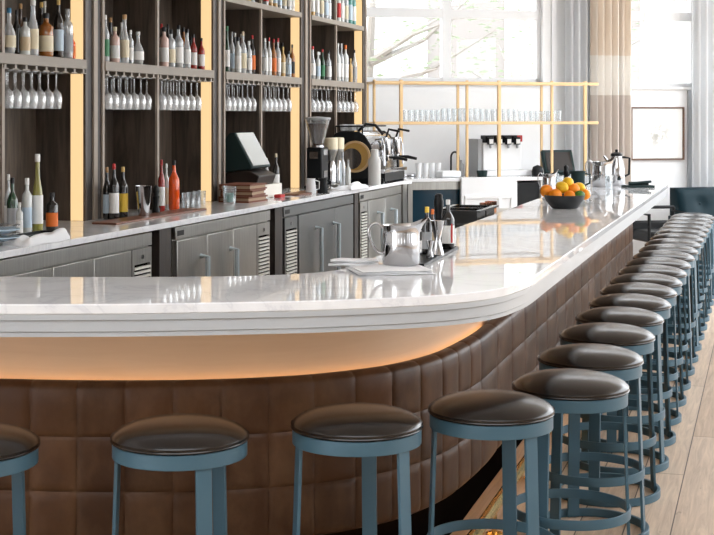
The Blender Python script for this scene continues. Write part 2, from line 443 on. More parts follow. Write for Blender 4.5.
for i in range(n):
    p, nn = opn[i]; q, qn = ipn[i]
    for o_, z in prof_o: vs.append((p.x+nn.x*o_, p.y+nn.y*o_, z))
    for o_, z in ((0, ZT-.034), (0, ZT)): vs.append((q.x, q.y, z))
for i in range(n-1):
    for k in range(6):
        l = (k+1) % 6; fs.append((i*6+k, (i+1)*6+k, (i+1)*6+l, i*6+l))
fs += [tuple(range(6)), tuple(reversed(range((n-1)*6, n*6)))]
obj('countertop', slab.add(vs, fs), M['quartz'], bar, smooth=20)
ap = MB().sweep(opn, [(-.004, ZT-.034), (-.004, ZT-.052), (-.012, ZT-.056), (-.012, ZT-.090), (-.018, ZT-.094), (-.018, ZT-.108), (-.06, ZT-.108), (-.06, ZT-.034)])
obj('apron', ap, M['apron'], bar)
LF = [(-2.6,4.95),(-1.8,4.86),(-1.23,4.81),(-.965,4.785),(-.57,4.79),(-.2,4.875),(.058,5.02),(.2,5.155),(.32,5.33),(.40,5.50)]
ZL = .815; TEL = 12.55
lcurve = catmull([Vector(p) for p in LF] + [b2(-1.135, 5.75), b2(-1.135, 6.1)], 12) + [b2(-1.135, TEL)]
ltot = sum((q-p).length for p, q in zip(lcurve, lcurve[1:]))
cut = (0, 3, 8, 17, 32, 50, 68, 83, 92, 97)
NF = 6000; fine = resample(lcurve, NF+1)
corner = next(i for i, p in enumerate(fine) if p.y > 5.75)*ltot/NF     # narrow tiles round the curve, wide ones along the straight side
edges = [0.0]
while edges[-1] < ltot-.2: edges.append(edges[-1] + (.165 if edges[-1] < corner else .36))
edges[-1] = ltot; lid = []
for k, (e0, e1) in enumerate(zip(edges, edges[1:])):
    lid += [(min(NF, round((e0+(e1-e0)*c/100)/ltot*NF)), c/100, k) for c in cut]
lid.append((NF, 0, len(edges)-2))
lfn = withn(fine)
# quilted panels: each tile swells, seams sink
mb = MB(); mb.uv = []
zs = []
for r3 in range(3): zs += [(r3+q/100)/3 for q in cut]
zs = [z for z in zs if z < .955] + [.965, .975, .985, .993, 1.0]
R = len(zs)-1
lpn = [lfn[i] for i, _, _ in lid]
for (i, fu, kt) in lid:
    p, nn = lfn[i]
    for j, fz in enumerate(zs):
        z = .25 + (ZL-.25)*fz; fv = (fz*3) % 1
        sw = (1-abs(2*fu-1)**9)*(1-abs(2*fv-1)**10)
        if fz > .9: sw = (1-abs(2*fu-1)**6)
        d = .009*sw*(1 if fz < .93 else .55)
        tp_ = max(0, (fz-.95)/.05); d -= .026*tp_**2
        d -= .015*max(0, (.05-fz)/.05)**2
        mb.v.append((p.x+nn.x*d, p.y+nn.y*d, z - .006*tp_*(1-sw))); mb.uv.append((kt+.05+.9*fu, fz*3-1e-3))
for i in range(len(lpn)-1):
    for j in range(R):
        a = i*(R+1)+j; mb.f.append((a, a+R+1, a+R+2, a+1))
for z, j in ((ZL-.003, R), (.25, 0)):                             # return edges behind the pad
    st = len(mb.v)
    for i, (p, nn) in enumerate(lpn):
        mb.v.append((p.x-nn.x*.05, p.y-nn.y*.05, z)); mb.uv.append((0, 0))
    for i in range(len(lpn)-1):
        mb.f.append((i*(R+1)+j, (i+1)*(R+1)+j, st+i+1, st+i))
obj('leather_panel', mb, M['leather'], bar, smooth=60)
lp2 = lfn[::30] + [lfn[-1]]
obj('die_panel', MB().sweep(lp2, [(-.075, .45), (-.075, ZT-.036), (-.095, ZT-.036), (-.095, .45)]), M['tan'], bar)
obj('toe_kick', MB().sweep(lp2, [(-.11, 0), (-.11, .26), (-.055, .26), (-.055, .245), (-.13, .245), (-.13, 0)]), M['kick'], bar)
obj('added_toe_glow', MB().sweep(lp2, [(-.075, .236), (-.075, .242), (-.09, .242), (-.09, .236)]), M['toe'], bar)  # invented glow strip, added to warm the floor by the bar
obj('light_strip', MB().sweep([x for x in lp2 if x[0].y < 6.2], [(-.052, ZL-.045), (-.052, ZL-.040), (-.072, ZL-.040), (-.072, ZL-.045)]), M['ledstrip'], bar)
inn = [(p, nn) for p, nn in ipn]
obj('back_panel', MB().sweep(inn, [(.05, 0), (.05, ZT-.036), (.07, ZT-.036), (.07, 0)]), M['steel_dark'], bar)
endp = MB().box2(-1.56, -1.15, TEL-.03, TEL, 0, ZT-.036)
obj('end_panel', endp, M['oak'], bar, rz=-TH)
# foot rail
rail = thing('foot_rail', 'polished brass foot rail on the floor along the bar', 'rail')
rp = [(p+nn*-.235) for p, nn in opn]
rp = resample(rp, 140)
obj('rail_tube', MB().tube([(p.x, p.y, .115) for p in rp], .024, 10), M['brass'], rail)
bk = rp[::12]
for p in bk:
    obj('bracket', MB().lathe([(.035,0),(.035,.008),(.011,.012),(.011,.10)], 12), M['brass'], rail, (p.x, p.y, 0))

# ------------------------------------------------------------ stools
def make_stool():
    st = thing('bar_stool', 'x', 'stool', group='round bar stools along the bar')
    prof = [(.196,.703),(.209,.706),(.2155,.714),(.2165,.723)] + [(.2165*q, .718+.053*(1-q**2.6)**.6) for q in (.995,.985,.965,.93,.88,.81,.72,.61,.48,.34,.20,.08,.01)]
    s = obj('seat', MB().lathe(prof, 64), M['seat'], st, smooth=80)
    obj('welt', MB().tube([(.2145*math.cos(2*PI*i/48), .2145*math.sin(2*PI*i/48), .712) for i in range(48)], .003, 6, True), M['seat'], s)
    obj('seat_ring', MB().ring(.211, .046, .010, 64).lathe([(.201,.012),(.201,.02)], 32), M['slate'], st, (0,0,.682), bevel=.0015)
    for k in range(3):
        a = 2*PI*k/3
        mbx = MB()
        vs = []
        for z, r in ((.66, .202), (.003, .224)):
            for dr, w in ((0, -.025), (0, .025), (-.011, .025), (-.011, -.025)):
                vs.append((r+dr-.0, w, z))
        mbx.add(vs, [(0,1,2,3),(7,6,5,4)] + [(i, (i+1)%4, 4+(i+1)%4, 4+i) for i in range(4)])
        obj('leg', mbx, M['slate'], st, rz=a, bevel=.001)
    obj('foot_ring', MB().ring(.2215, .036, .008, 64), M['slate'], st, (0,0,.262), bevel=.0015)
    obj('base_ring', MB().ring(.2400, .034, .015, 64), M['slate'], st, (0,0,.018), bevel=.0015)
    return st
stool0 = make_stool(); skm = kidmap(stool0)
Ys = [5.21,5.80,6.40,6.95,7.48,7.98,8.47,8.96,9.45,9.94,10.43,10.92,11.41,11.90,12.39,12.88,13.37,13.86]
spots = [(-1.19, 4.28, 25, 'dark leather bar stool at the curved bar front, cut off by the picture edge'),
         (-.556, 4.40, 28, 'dark leather bar stool at the curved front, right of the stool cut off'),
         (0.0, 4.575, 48, 'dark leather bar stool in the middle of the curved front'),
         (.460, 4.80, 36, 'dark leather bar stool at the bar corner, just before the long row')]
for i, Y in enumerate(Ys):
    t = (Y - .70*ST)/CT
    x = -.70*CT + t*ST
    spots.append((x, Y, [82, 70, 95, 60, 100, 75, 88][i % 7], f'dark leather bar stool, {ORD[i]} from the corner in the long row beside the bar'))
for i, (x, y, a, lab) in enumerate(spots):
    o = stool0 if i == 0 else dup(stool0, skm)
    o.location = (x, y, 0); o.rotation_euler = (0, 0, math.radians(a-90)); o['label'] = lab

# ------------------------------------------------------------ back counter and fridges
ZC = 1.08; LC = -3.49; LP = -4.03; LB = -4.36
RZ = -TH
t_end = T(405, LC)
cnt = thing('back_counter', 'white quartz back bar counter running under the bottle shelves', 'counter', BP(0, 0), RZ)
cs = MB().prism([(LC, 4.5), (LC, t_end-.12), (LC+.03, t_end-.03), (LC+.06, t_end+.05), (LC-.02, t_end+.08), (LW+.02, t_end+.08), (LW+.02, 4.5)], ZC-.035, ZC)
obj('countertop', cs, M['quartz'], cnt, bevel=.004)
dv = MB()
for u0, u1 in ((153, 171), (271, 284), (354, 360)):
    pass
obj('plinth', MB().box2(LC-.75, LC-.10, 4.5, t_end, 0, .10), M['kick'], cnt)
obj('rear_panel', MB().box2(LC-.78, LC-.75, 4.5, t_end, 0, ZC-.036), M['kick'], cnt)
for u0, u1 in ((159.5, 171), (275, 282.5), (354.6, 358.2)):
    obj('divider_post', MB().box2(LC-.7, LC-.03, T(u0, LC-.03), T(u1, LC-.03), .10, ZC-.036), M['oakpost'], cnt)
obj('end_post', MB().box2(LC-.7, LC-.02, T(405, LC)+.002, T(409, LC), .0, ZC-.036), M['steel'], cnt)
def fridge(ua, ub, doors, vent, handles, lab, mt):
    L = LC-.02; ta, tb = T(ua, L), T(ub, L)
    r = thing('undercounter_fridge', lab, 'fridge', BP(L, ta), RZ, 'steel fridges under the back counter')
    W = tb-ta; h = ZC-.045
    obj('body', MB().box2(-.66, -.03, .004, W-.004, .102, h), M[mt], r)
    zt_ = h-.085
    obj('top_panel', MB().box2(-.03, -.004, .004, W-.004, zt_+.008, h), M[mt], r, bevel=.004)
    obj('badge', MB().box2(-.004, -.002, .03, .13, zt_+.03, zt_+.062), M['black'], r)
    for (d0, d1), hu in zip(doors, handles):
        a, b = T(d0, L)-ta, T(d1, L)-ta
        d = obj('door', MB().box2(-.03, 0, a+.004, b-.004, .13, zt_), M[mt], r, bevel=.004)
        if hu:
            hy = T(hu, L+.05)-ta
            obj('handle', MB().tube([(0, hy, zt_-.13), (.05, hy, zt_-.13), (.05, hy, zt_-.60), (0, hy, zt_-.60)], .018, 8), M['handle'], d)
    if vent:
        a, b = T(vent[0], L)-ta, T(vent[1], L)-ta
        vp = obj('vent_panel', MB().box2(-.03, -.004, a+.006, b-.004, zt_-.09, zt_).box2(-.03, -.004, a+.006, b-.004, .13, .17).box2(-.03, -.004, a+.006, a+.034, .17, zt_-.09).box2(-.03, -.004, b-.026, b-.004, .17, zt_-.09), M[mt], r)
        obj('vent_recess', MB().box2(-.028, -.02, a+.034, b-.026, .17, zt_-.09), M['kick'], vp)
        sl = MB(); k = 0; z = .18
        while z < zt_-.10:
            sl.box2(-.019, .002, a+.035, b-.027, z, z+.013); z += .026
        obj('vent_slats', sl, M['vent'], vp)
        obj('lock', MB().lathe([(.014,0),(.014,.006)], 12, Matrix.Translation((-.004, (a+b)/2, zt_-.05)) @ Matrix.Rotation(PI/2, 4, 'Y')), M['chrome'], vp)
fridge(-58, 153, [(-57, 3), (3, 53), (53, 94), (94, 132)], (132.5, 152.5), [None, None, 97.5, None], 'steel undercounter fridge left of the others, vent grille at its far end', 'steel')
fridge(176, 271, [(177, 207), (207, 233.5), (233.5, 257)], (257.5, 270.5), [208, 237, None], 'steel undercounter fridge below the register, two bar handles, grille at far end', 'steel')
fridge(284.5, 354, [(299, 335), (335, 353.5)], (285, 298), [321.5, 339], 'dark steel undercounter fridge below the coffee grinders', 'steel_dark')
fridge(360, 402, [(368.5, 385), (385, 401.5)], (360.5, 368), [382.5, 396], 'steel undercounter fridge below the espresso machine', 'steel')

# ------------------------------------------------------------ shelving bays
ZS, ZSB = 2.073, 2.013
ZU, ZUB = 2.66, 2.615
pitch = T(224, LP) - T(103, LP)
baydef = [(T(103, LP)-pitch, T(84, LP), T(2.5, LP)), (T(103, LP), T(212, LP), T(157.5, LP)), (T(224, LP), T(300, LP), T(261, LP)), (T(310, LP), T(362.5, LP), T(336, LP))]
nm = ['first', 'second', 'third', 'fourth']
where = ['dark oak back bar bay at the picture edge, small bottles with orange label below',
         'dark oak back bar bay above the red and orange bottles', 'dark oak back bar bay above the register', 'dark oak back bar bay above the coffee grinders']
for i, (a, b, mid) in enumerate(baydef):
    r = thing('shelving_bay', where[i], 'shelving', BP(0, 0, ZC), RZ, 'back bar shelving bays')
    postw = (baydef[i+1][0] if i < 3 else T(367.5, LP)) - b
    def zz(z): return z-ZC
    obj('back_panel', MB().box2(LB-.02, LB, a, b, 0, zz(4.0)), M['oak'], r)
    obj('side_panel', MB().box2(LB, LP+.01, b, b+.03, 0, zz(4.0)), M['oak'], r)
    obj('light_panel', MB().box2(LP-.085, LP-.006, b-.012, b, .002, zz(4.0)), M['led'], r)
    obj('upright', MB().box2(LB, LP+.012, a-.028, a, 0, zz(4.0)), M['edge'], r)
    obj('post', MB().box2(LP-.06, LP, b+.03, b+postw*.42, 0, zz(4.0)), M['oakpost'], r)
    obj('edge_strip', MB().box2(LP-.06, LP+.014, b+postw*.42, b+postw*.62, 0, zz(4.0)), M['edge'], r, bevel=.003)
    obj('post', MB().box2(LP-.06, LP, b+postw*.62, b+postw-.029, 0, zz(4.0)), M['oakpost'], r)
    dv_ = obj('divider', MB().box2(LB+.002, LP-.012, mid-.011, mid+.011, 0, zz(4.0)), M['oak'], r)
    obj('steel_nosing', MB().box2(LP-.012, LP+.006, mid-.014, mid+.014, 0, zz(4.0)), M['edge'], dv_)
    for (z1, z2) in ((ZSB, ZS), (ZUB, ZU)):
        obj('shelf', MB().box2(LB+.002, LP+.02, a, b-.001, zz(z1), zz(z2)), M['shelf'], r, bevel=.003)
    rk = MB(); k = 0
    step = .115
    y = a+.05
    while y < b-.02:
        rk.box2(LB+.01, LP+.012, y-.012, y+.012, zz(ZSB-.022), zz(ZSB)).box2(LB+.01, LP+.012, y-.036, y+.036, zz(ZSB-.028), zz(ZSB-.022)); y += step
    obj('glass_rack', rk, M['shelf'], r)

# ------------------------------------------------------------ bottles
def bottle_mesh(style, R, h):
    if style == 0: pr = [(R*.9,0),(R,.01),(R,h*.58),(R*.93,h*.63),(R*.62,h*.70),(R*.36,h*.76),(R*.32,h*.80),(R*.31,h*.93)]; nr, cz = R*.34, h*.90
    elif style == 1: pr = [(R*.92,0),(R,.01),(R,h*.66),(R*.9,h*.71),(R*.45,h*.77),(R*.36,h*.80),(R*.36,h*.90)]; nr, cz = R*.42, h*.88
    elif style == 2: pr = [(R*.9,0),(R,.01),(R*.98,h*.45),(R*.8,h*.56),(R*.5,h*.68),(R*.40,h*.80),(R*.40,h*.95)]; nr, cz = R*.46, h*.90
    else: pr = [(R*.8,0),(R*.9,.01),(R,h*.30),(R*.95,h*.45),(R*.6,h*.58),(R*.33,h*.68),(R*.30,h*.93)]; nr, cz = R*.35, h*.89
    return pr, nr, cz
BOTG = None
def bottle(loc, R, h, style, body, cap, lab_c, label, group, rz=0.0):
    pr, nr, cz = bottle_mesh(style, R, h)
    o = obj('bottle', MB().lathe(pr, 18), M[body], None, loc, RZ+rz, smooth=50)
    tag(o, label, 'bottle', group)
    obj('cap', MB().lathe([(nr,cz),(nr*1.03,cz+.004),(nr*1.03,h-.003),(nr*.9,h)], 14), M[cap], o)
    if lab_c:
        z0, z1 = (h*.12, h*.48) if style != 3 else (h*.14, h*.40)
        RR = R*1.015 if style != 3 else R*1.03
        obj('paper_label', MB().lathe([(RR,z0),(RR,z1)], 18, None, False, False), M[lab_c], o)
    return o
bname = {'clear':'clear glass','green':'dark green','dark':'black glass','amber':'amber','red':'red','orange':'orange','brown':'brown glass','pale':'frosted white',
         'olive':'olive yellow','rose':'pale pink','teal':'teal','blue':'blue','honey':'honey coloured'}
cname = {'p_white':'white','p_cream':'cream','p_black':'black','p_cork':'cork','p_gold':'gold','p_blue':'blue','p_red':'red','p_orange':'orange','p_grey':'grey','p_green':'green','p_yellow':'yellow','p_lblue':'pale blue','p_tan':'tan'}
def clampt(t, R, bay, side):
    a, b, mid = baydef[nm.index(bay)]
    lo, hi = a+.004, b-.016
    if side.startswith('before'): hi = mid-.018
    elif side.startswith('after') or bay == 'first': lo = mid+.018
    return min(max(t, lo+R), hi-R)
def shelf_row(items, z, bay, side, lvl, fill=1.0):
    items = sorted(items, key=lambda q: q[0]); prev = {}
    for k, (u, w, h, row, st, body, cap, lab) in enumerate(items):
        L = (-4.09, -4.185, -4.275)[row]
        t = T(u, L); Y = yof(L, t)
        R = w*Y/F/2*1.12; H = h*Y/F
        t = clampt(t, R, bay, side)
        if row in prev: t = max(t, prev[row]+R)
        prev[row] = t+R+.002
        bottle(BP(L, t, z+.0015), R, H, st, body, cap, lab,
               f'{bname[body]} bottle with {cname[cap]} cap, {ORD[k]} on {bay} bay {lvl} shelf {side}'.strip(), f'bottles on the {lvl} shelf of the {bay} bay', random.uniform(-.3,.3))
shelf_row([(9,12,46,0,3,'clear','p_blue','p_cream'), (16.5,7,46,1,0,'dark','p_black',None), (20.5,7,54,2,2,'brown','p_cork',None), (25,9.5,38,0,1,'pale','p_black','p_tan'),
           (33,10,56,0,2,'clear','p_white','p_cream'), (41.5,9,56,1,0,'dark','p_gold',None), (46,13,44,0,1,'amber','p_black','p_cream'), (49.5,8,58,2,0,'pale','p_white',None),
           (58.5,9,59,0,0,'dark','p_gold','p_lblue'), (67.5,10,50,0,1,'clear','p_grey','p_grey'), (75.5,5.5,26,0,0,'orange','p_orange','p_orange')], ZS, 'first', '', 'lower')
shelf_row([(105.5,7,47,0,0,'clear','p_white','p_green'), (110.5,6.5,46,1,2,'dark','p_cork',None), (115,8.5,36,0,1,'rose','p_cream','p_white'), (121.5,6.5,42,1,0,'pale','p_white',None),
           (124.5,8.5,49,0,2,'clear','p_cork','p_cream'), (130.5,5.5,34,0,1,'clear','p_white','p_white'), (138,10.5,33,0,3,'clear','p_white','p_white')], ZS, 'second', 'before its divider', 'lower')
shelf_row([(164,8.5,40,0,1,'rose','p_black','p_white'), (161.5,6,44,1,0,'dark','p_red',None), (168,6.5,44,1,0,'dark','p_black',None), (171,8,38,0,1,'clear','p_black','p_cream'),
           (178.5,9,43,0,0,'clear','p_black','p_white'), (183.5,7,42,1,0,'amber','p_black',None), (187,7,40,0,2,'clear','p_black','p_white'), (193.5,6.5,35,0,0,'red','p_black','p_white'),
           (198.5,5,33,1,2,'dark','p_black','p_red'), (201.5,6,32,0,0,'red','p_black','p_white')], ZS, 'second', 'after its divider', 'lower')
shelf_row([(227,5.2,46,0,2,'green','p_green','p_white'), (232,5,42,1,0,'clear','p_grey','p_lblue'), (235,5.5,41,1,0,'dark','p_white',None), (238,6,36,0,1,'pale','p_black','p_white'),
           (243,6.5,42,0,0,'clear','p_tan','p_cream'), (247,5,40,1,2,'rose','p_white',None), (249,5.5,33,0,1,'clear','p_white','p_white'), (253.5,6,39,0,0,'dark','p_red','p_orange'), (257.5,5,38,0,0,'pale','p_black','p_white')], ZS, 'third', 'before its divider', 'lower')
shelf_row([(265,5.5,37,0,0,'clear','p_white','p_white'), (269,5,38,0,0,'pale','p_red','p_white'), (273.5,5.5,37,0,0,'amber','p_red','p_orange'), (278,5.5,38,0,0,'clear','p_red','p_white'),
           (283,4.5,30,0,1,'honey','p_gold','p_cream'), (286,5,35,1,2,'dark','p_black',None), (288.5,5.5,26,0,1,'clear','p_black','p_lblue'), (293,5,33,0,0,'amber','p_black','p_black')], ZS, 'third', 'after its divider', 'lower')
shelf_row([(312.5,5.5,33,0,2,'clear','p_red','p_white'), (318,4.5,28,0,1,'pale','p_white','p_lblue'), (322.5,4.5,31,0,0,'green','p_red','p_green'), (326,4.5,28,1,0,'dark','p_white',None), (329.5,5,30,0,0,'clear','p_black','p_white')], ZS, 'fourth', 'before its divider', 'lower')
shelf_row([(338,5,38,0,0,'pale','p_white','p_white'), (341.5,4.5,38,0,0,'clear','p_white','p_white'), (345.5,5.5,37,0,1,'pale','p_orange','p_white'), (350.5,4,24,0,1,'honey','p_gold',None), (354.5,5,33,0,0,'clear','p_black','p_grey')], ZS, 'fourth', 'after its divider', 'lower')
cols = ['clear','pale','clear','rose','dark','clear','honey','pale','teal','clear']; caps = ['p_white','p_red','p_black','p_cream','p_gold','p_lblue']
def upper(us, bay, side):
    shelf_row([(u, 4.6, random.choice((36,38,40,42)), 0, random.choice((0,0,1,2)), random.choice(cols), random.choice(caps), random.choice(('p_white','p_lblue','p_cream','p_red','p_white'))) for u in us], ZU, bay, side, 'upper')
upper([227.5,232.5,237.5,243,248.5,254], 'third', 'before its divider'); upper([266,270.5,275,279.5,284,289,293.5], 'third', 'after its divider')
upper([312.5,317,321.5,326,330], 'fourth', 'before its divider'); upper([338.5,342,346,350,353.5], 'fourth', 'after its divider')

# hanging stemware
gp = [(.034,0),(.034,-.003),(.005,-.012),(.0042,-.092),(.010,-.103),(.030,-.122),(.037,-.150),(.036,-.180),(.030,-.215),(.0285,-.215),(.034,-.18),(.035,-.15),(.028,-.124),(.006,-.107)]
wg0 = obj('wine_glass', MB().lathe(gp, 18, None, True, True), M['wine'], None, (0,0,0), smooth=60)
first = True
def stem(L, t, label, group):
    global first
    o = wg0
    if not first: o = wg0.copy(); C.objects.link(o)
    first = False
    o.location = BP(L, t, ZSB-.0285); tag(o, label, 'glass', group)
def rackfill(bay, side, us, rows):
    for ri, L in enumerate(rows):
        for k, u in enumerate(us):
            t = clampt(T(u, rows[0]), .039, bay, side)
            if k and t-last < .077: continue
            last = t
            stem(L, t, f'wine glass hanging upside down, {ORD[k]} in the {("front","back")[ri]} row, {bay} bay rack {side}'.strip(), f'wine glasses hanging in the {bay} bay')
rr = (-4.085, -4.20)
rackfill('first', '', [7.5+i*8.1 for i in range(7)], rr)
rackfill('second', 'before its divider', [107+i*6.75 for i in range(8)], rr)
rackfill('second', 'after its divider', [161.5+i*5.9 for i in range(7)], rr)
rackfill('third', 'before its divider', [227+i*5.1 for i in range(7)], rr)
rackfill('third', 'after its divider', [264.5+i*4.7 for i in range(6)], rr)
rackfill('fourth', 'before its divider', [312.5+i*4.6 for i in range(5)], rr)
rackfill('fourth', 'after its divider', [338.5+i*4.2 for i in range(5)], rr)

# ------------------------------------------------------------ things on the back counter
def on_counter(u, L): return BP(L, T(u, L), ZC)
def hpx(px, u, L): return px*yof(L, T(u, L))/F
def cb(u, L, w, h, st, body, cap, lab, label, group):
    return bottle(on_counter(u, L), hpx(w, u, L)/2, hpx(h, u, L), st, body, cap, lab, label, group)
g = 'bottles standing on the back counter'
cb(8.5, -3.97, 8, 60, 0, 'clear', 'p_white', 'p_white', 'clear slim bottle at the picture edge, beside the dark green bottle', g)
cb(12.5, -3.90, 11, 58, 0, 'green', 'p_black', 'p_grey', 'dark green bottle with black cap on the back counter under the first bay', g)
cb(19.5, -3.84, 7, 34, 1, 'pale', 'p_white', 'p_white', 'small white bottle in front of the dark green bottle on the counter', g)
cb(27, -3.88, 10, 56, 1, 'pale', 'p_white', 'p_lblue', 'tall white bottle beside the olive yellow bottle on the counter', g)
cb(37.5, -3.86, 11, 79, 2, 'olive', 'p_white', 'p_white', 'tall slender olive yellow bottle with white cap and label', g)
cb(52, -3.86, 12, 38, 1, 'dark', 'p_black', 'p_orange', 'small dark bottle with a big orange label on the back counter', g)
cb(107, -3.96, 8, 52, 0, 'dark', 'p_cork', 'p_lblue', 'dark bottle with cork top, leftmost of three beside the cocktail shaker', g)
cb(114, -3.90, 10, 56, 0, 'dark', 'p_red', 'p_white', 'dark bottle with red top, middle of three beside the cocktail shaker', g)
cb(123, -3.92, 10, 51, 0, 'dark', 'p_gold', 'p_yellow', 'dark bottle with yellow label, nearest the cocktail shaker of the three', g)
cb(161.5, -3.92, 7, 52, 0, 'red', 'p_red', 'p_white', 'dark red bottle beside the bright orange bottle on the back counter', g)
cb(166.5, -3.98, 6, 46, 0, 'pale', 'p_white', 'p_cream', 'pale bottle between the dark red and bright orange bottles', g)
cb(174, -3.90, 11, 50, 0, 'orange', 'p_black', None, 'bright orange red bottle with black cap on the back counter', g)
cb(266.5, -3.98, 6, 36, 0, 'clear', 'p_white', None, 'clear bottle just behind the register beside a dark bottle', g)
cb(270.5, -3.96, 4.5, 22, 0, 'clear', 'p_white', None, 'short clear bottle behind the register', g)
cb(276, -3.94, 7, 40, 0, 'dark', 'p_cream', 'p_white', 'dark bottle with cream top next to the register', g)
# cocktail shaker tins
Lx = -3.80
k = on_counter(143.5, Lx); hh = hpx(30, 143.5, Lx); rr_ = hpx(17, 143.5, Lx)/2
sh = obj('cocktail_shaker', MB().lathe([(rr_*.62,0),(rr_*.66,.01),(rr_,hh),(rr_*.96,hh),(rr_*.6,.012)], 24), M['chrome'], None, k, smooth=60)
tag(sh, 'polished steel cocktail shaker tin on the brown bar mat', 'shaker')
k = on_counter(156, -3.86); hh = hpx(29, 156, -3.86); q = hpx(8, 156, -3.86)/2
pg = obj('pepper_grinder', MB().lathe([(q,0),(q,.03),(q*.75,.05),(q*.8,hh*.55),(q*.95,hh*.6),(q*.6,hh*.66),(q*.9,hh*.78),(q*.8,hh*.92),(q*.3,hh)], 16), M['black'], None, k, smooth=60)
tag(pg, 'black pepper grinder between the cocktail shaker and red bottle', 'grinder')
for ua, ub, lab, nme in ((104, 196, 'copper brown bar mat in front of the red and orange bottles', 'bar_mat'), (283, 306, 'copper brown board in front of the coffee grinders', 'serving_board')):
    L0 = -3.78
    o = obj(nme, MB().box2(-.08, .08, T(ua, L0)-T(ua, L0), T(ub, L0)-T(ua, L0), 0, .012), M['board'], None, BP(L0 if nme=='bar_mat' else -3.72, T(ua, L0), ZC), RZ, bevel=.003)
    tag(o, lab, 'mat' if nme == 'bar_mat' else 'board')
sh.location.z = ZC+.0125
def tumbler(loc, r, h, label, group, m='tumbler', name='tumbler'):
    o = obj(name, MB().lathe([(r*.82,0),(r,h),(r*.95,h),(r*.78,.008)], 18), M[m], None, loc, smooth=60)
    return tag(o, label, 'glass', group)
for k, u in enumerate((185.5, 191, 196.5, 202)):
    tumbler(on_counter(u, -3.93), .029, .105, f'small clear tumbler, {ORD[k]} in the row after the bright orange bottle', 'tumblers beside the orange bottle')
tumbler(on_counter(229.5, -3.80), .055, .13, 'wide clear glass holding green paper beside the brown menu books', 'glasses by the register')
o = obj('folded_napkin', MB().box(0,0,.035,.05,.06,.07), M['teal'], None, on_counter(229.5, -3.80)+Vector((0,0,.012)), .5, bevel=.01); tag(o, 'folded green napkin inside the wide clear glass', 'napkin')
# menu books stacked
for k in range(3):
    o = thing('menu_book', ['dark brown menu book at the bottom of the stack by the register', 'dark brown menu book in the middle of the stack by the register', 'dark brown menu book on top of the stack by the register'][k],
              'book', on_counter(244, -3.80)+Vector((0,0,.046*k)), RZ+(-.08,.06,-.03)[k], 'menu books by the register')
    obj('cover', MB().box2(-.13,.12,-.17,.17,0,.012).box2(-.13,.12,-.17,.17,.032,.044).box2(-.13,-.12,-.17,.17,.012,.032), M['book'], o)
    obj('pages', MB().box2(-.12,.112,-.155,.155,.008,.036), M['pages'], o)
# register
rg = thing('cash_register', 'slanted screen cash register on a cream drawer beside the menu books', 'register', on_counter(247, -3.97), RZ)
W2 = .24
rg.scale = (.92,.88,.90)
obj('drawer', MB().box2(-.17,.20,-.24,.36,0,.115), M['paperm'], rg, bevel=.006)
def yz(poly, x0, x1):           # profile in (y,z), extruded along x
    b = MB(); b.prism([(p[0], p[1]) for p in poly], x0, x1)
    Mx = Matrix(((0,0,1,0),(1,0,0,0),(0,1,0,0),(0,0,0,1)))
    b.v = [tuple(Mx @ Vector(p)) for p in b.v]; return b
def xz(poly, y0, y1):           # profile in (x,z), extruded along y
    b = MB(); b.prism([(p[0], p[1]) for p in poly], y0, y1)
    Mx = Matrix(((1,0,0,0),(0,0,1,0),(0,1,0,0),(0,0,0,1)))
    b.v = [tuple(Mx @ Vector(p)) for p in b.v]; return b
obj('pedestal', xz([(-.14,.116),(.17,.116),(.20,.20),(.10,.25),(-.14,.22)], -.25, .20), M['brownbody'], rg, bevel=.008)
hd = obj('head', xz([(-.13,.225),(.10,.255),(.145,.27),(-.02,.575),(-.07,.57),(-.15,.46)], -.26, .22), M['register'], rg, bevel=.008)
obj('screen', xz([(.1395,.288),(.143,.290),(-.011,.572),(-.0145,.570)], -.235, .195), M['screen_grey'], hd)
o = obj('sponge_pad', MB().box(0,0,.012,.06,.10,.024), M['p_red'], None, on_counter(279.5, -3.72), RZ, bevel=.006); tag(o, 'small red pad on the counter past the register', 'pad')
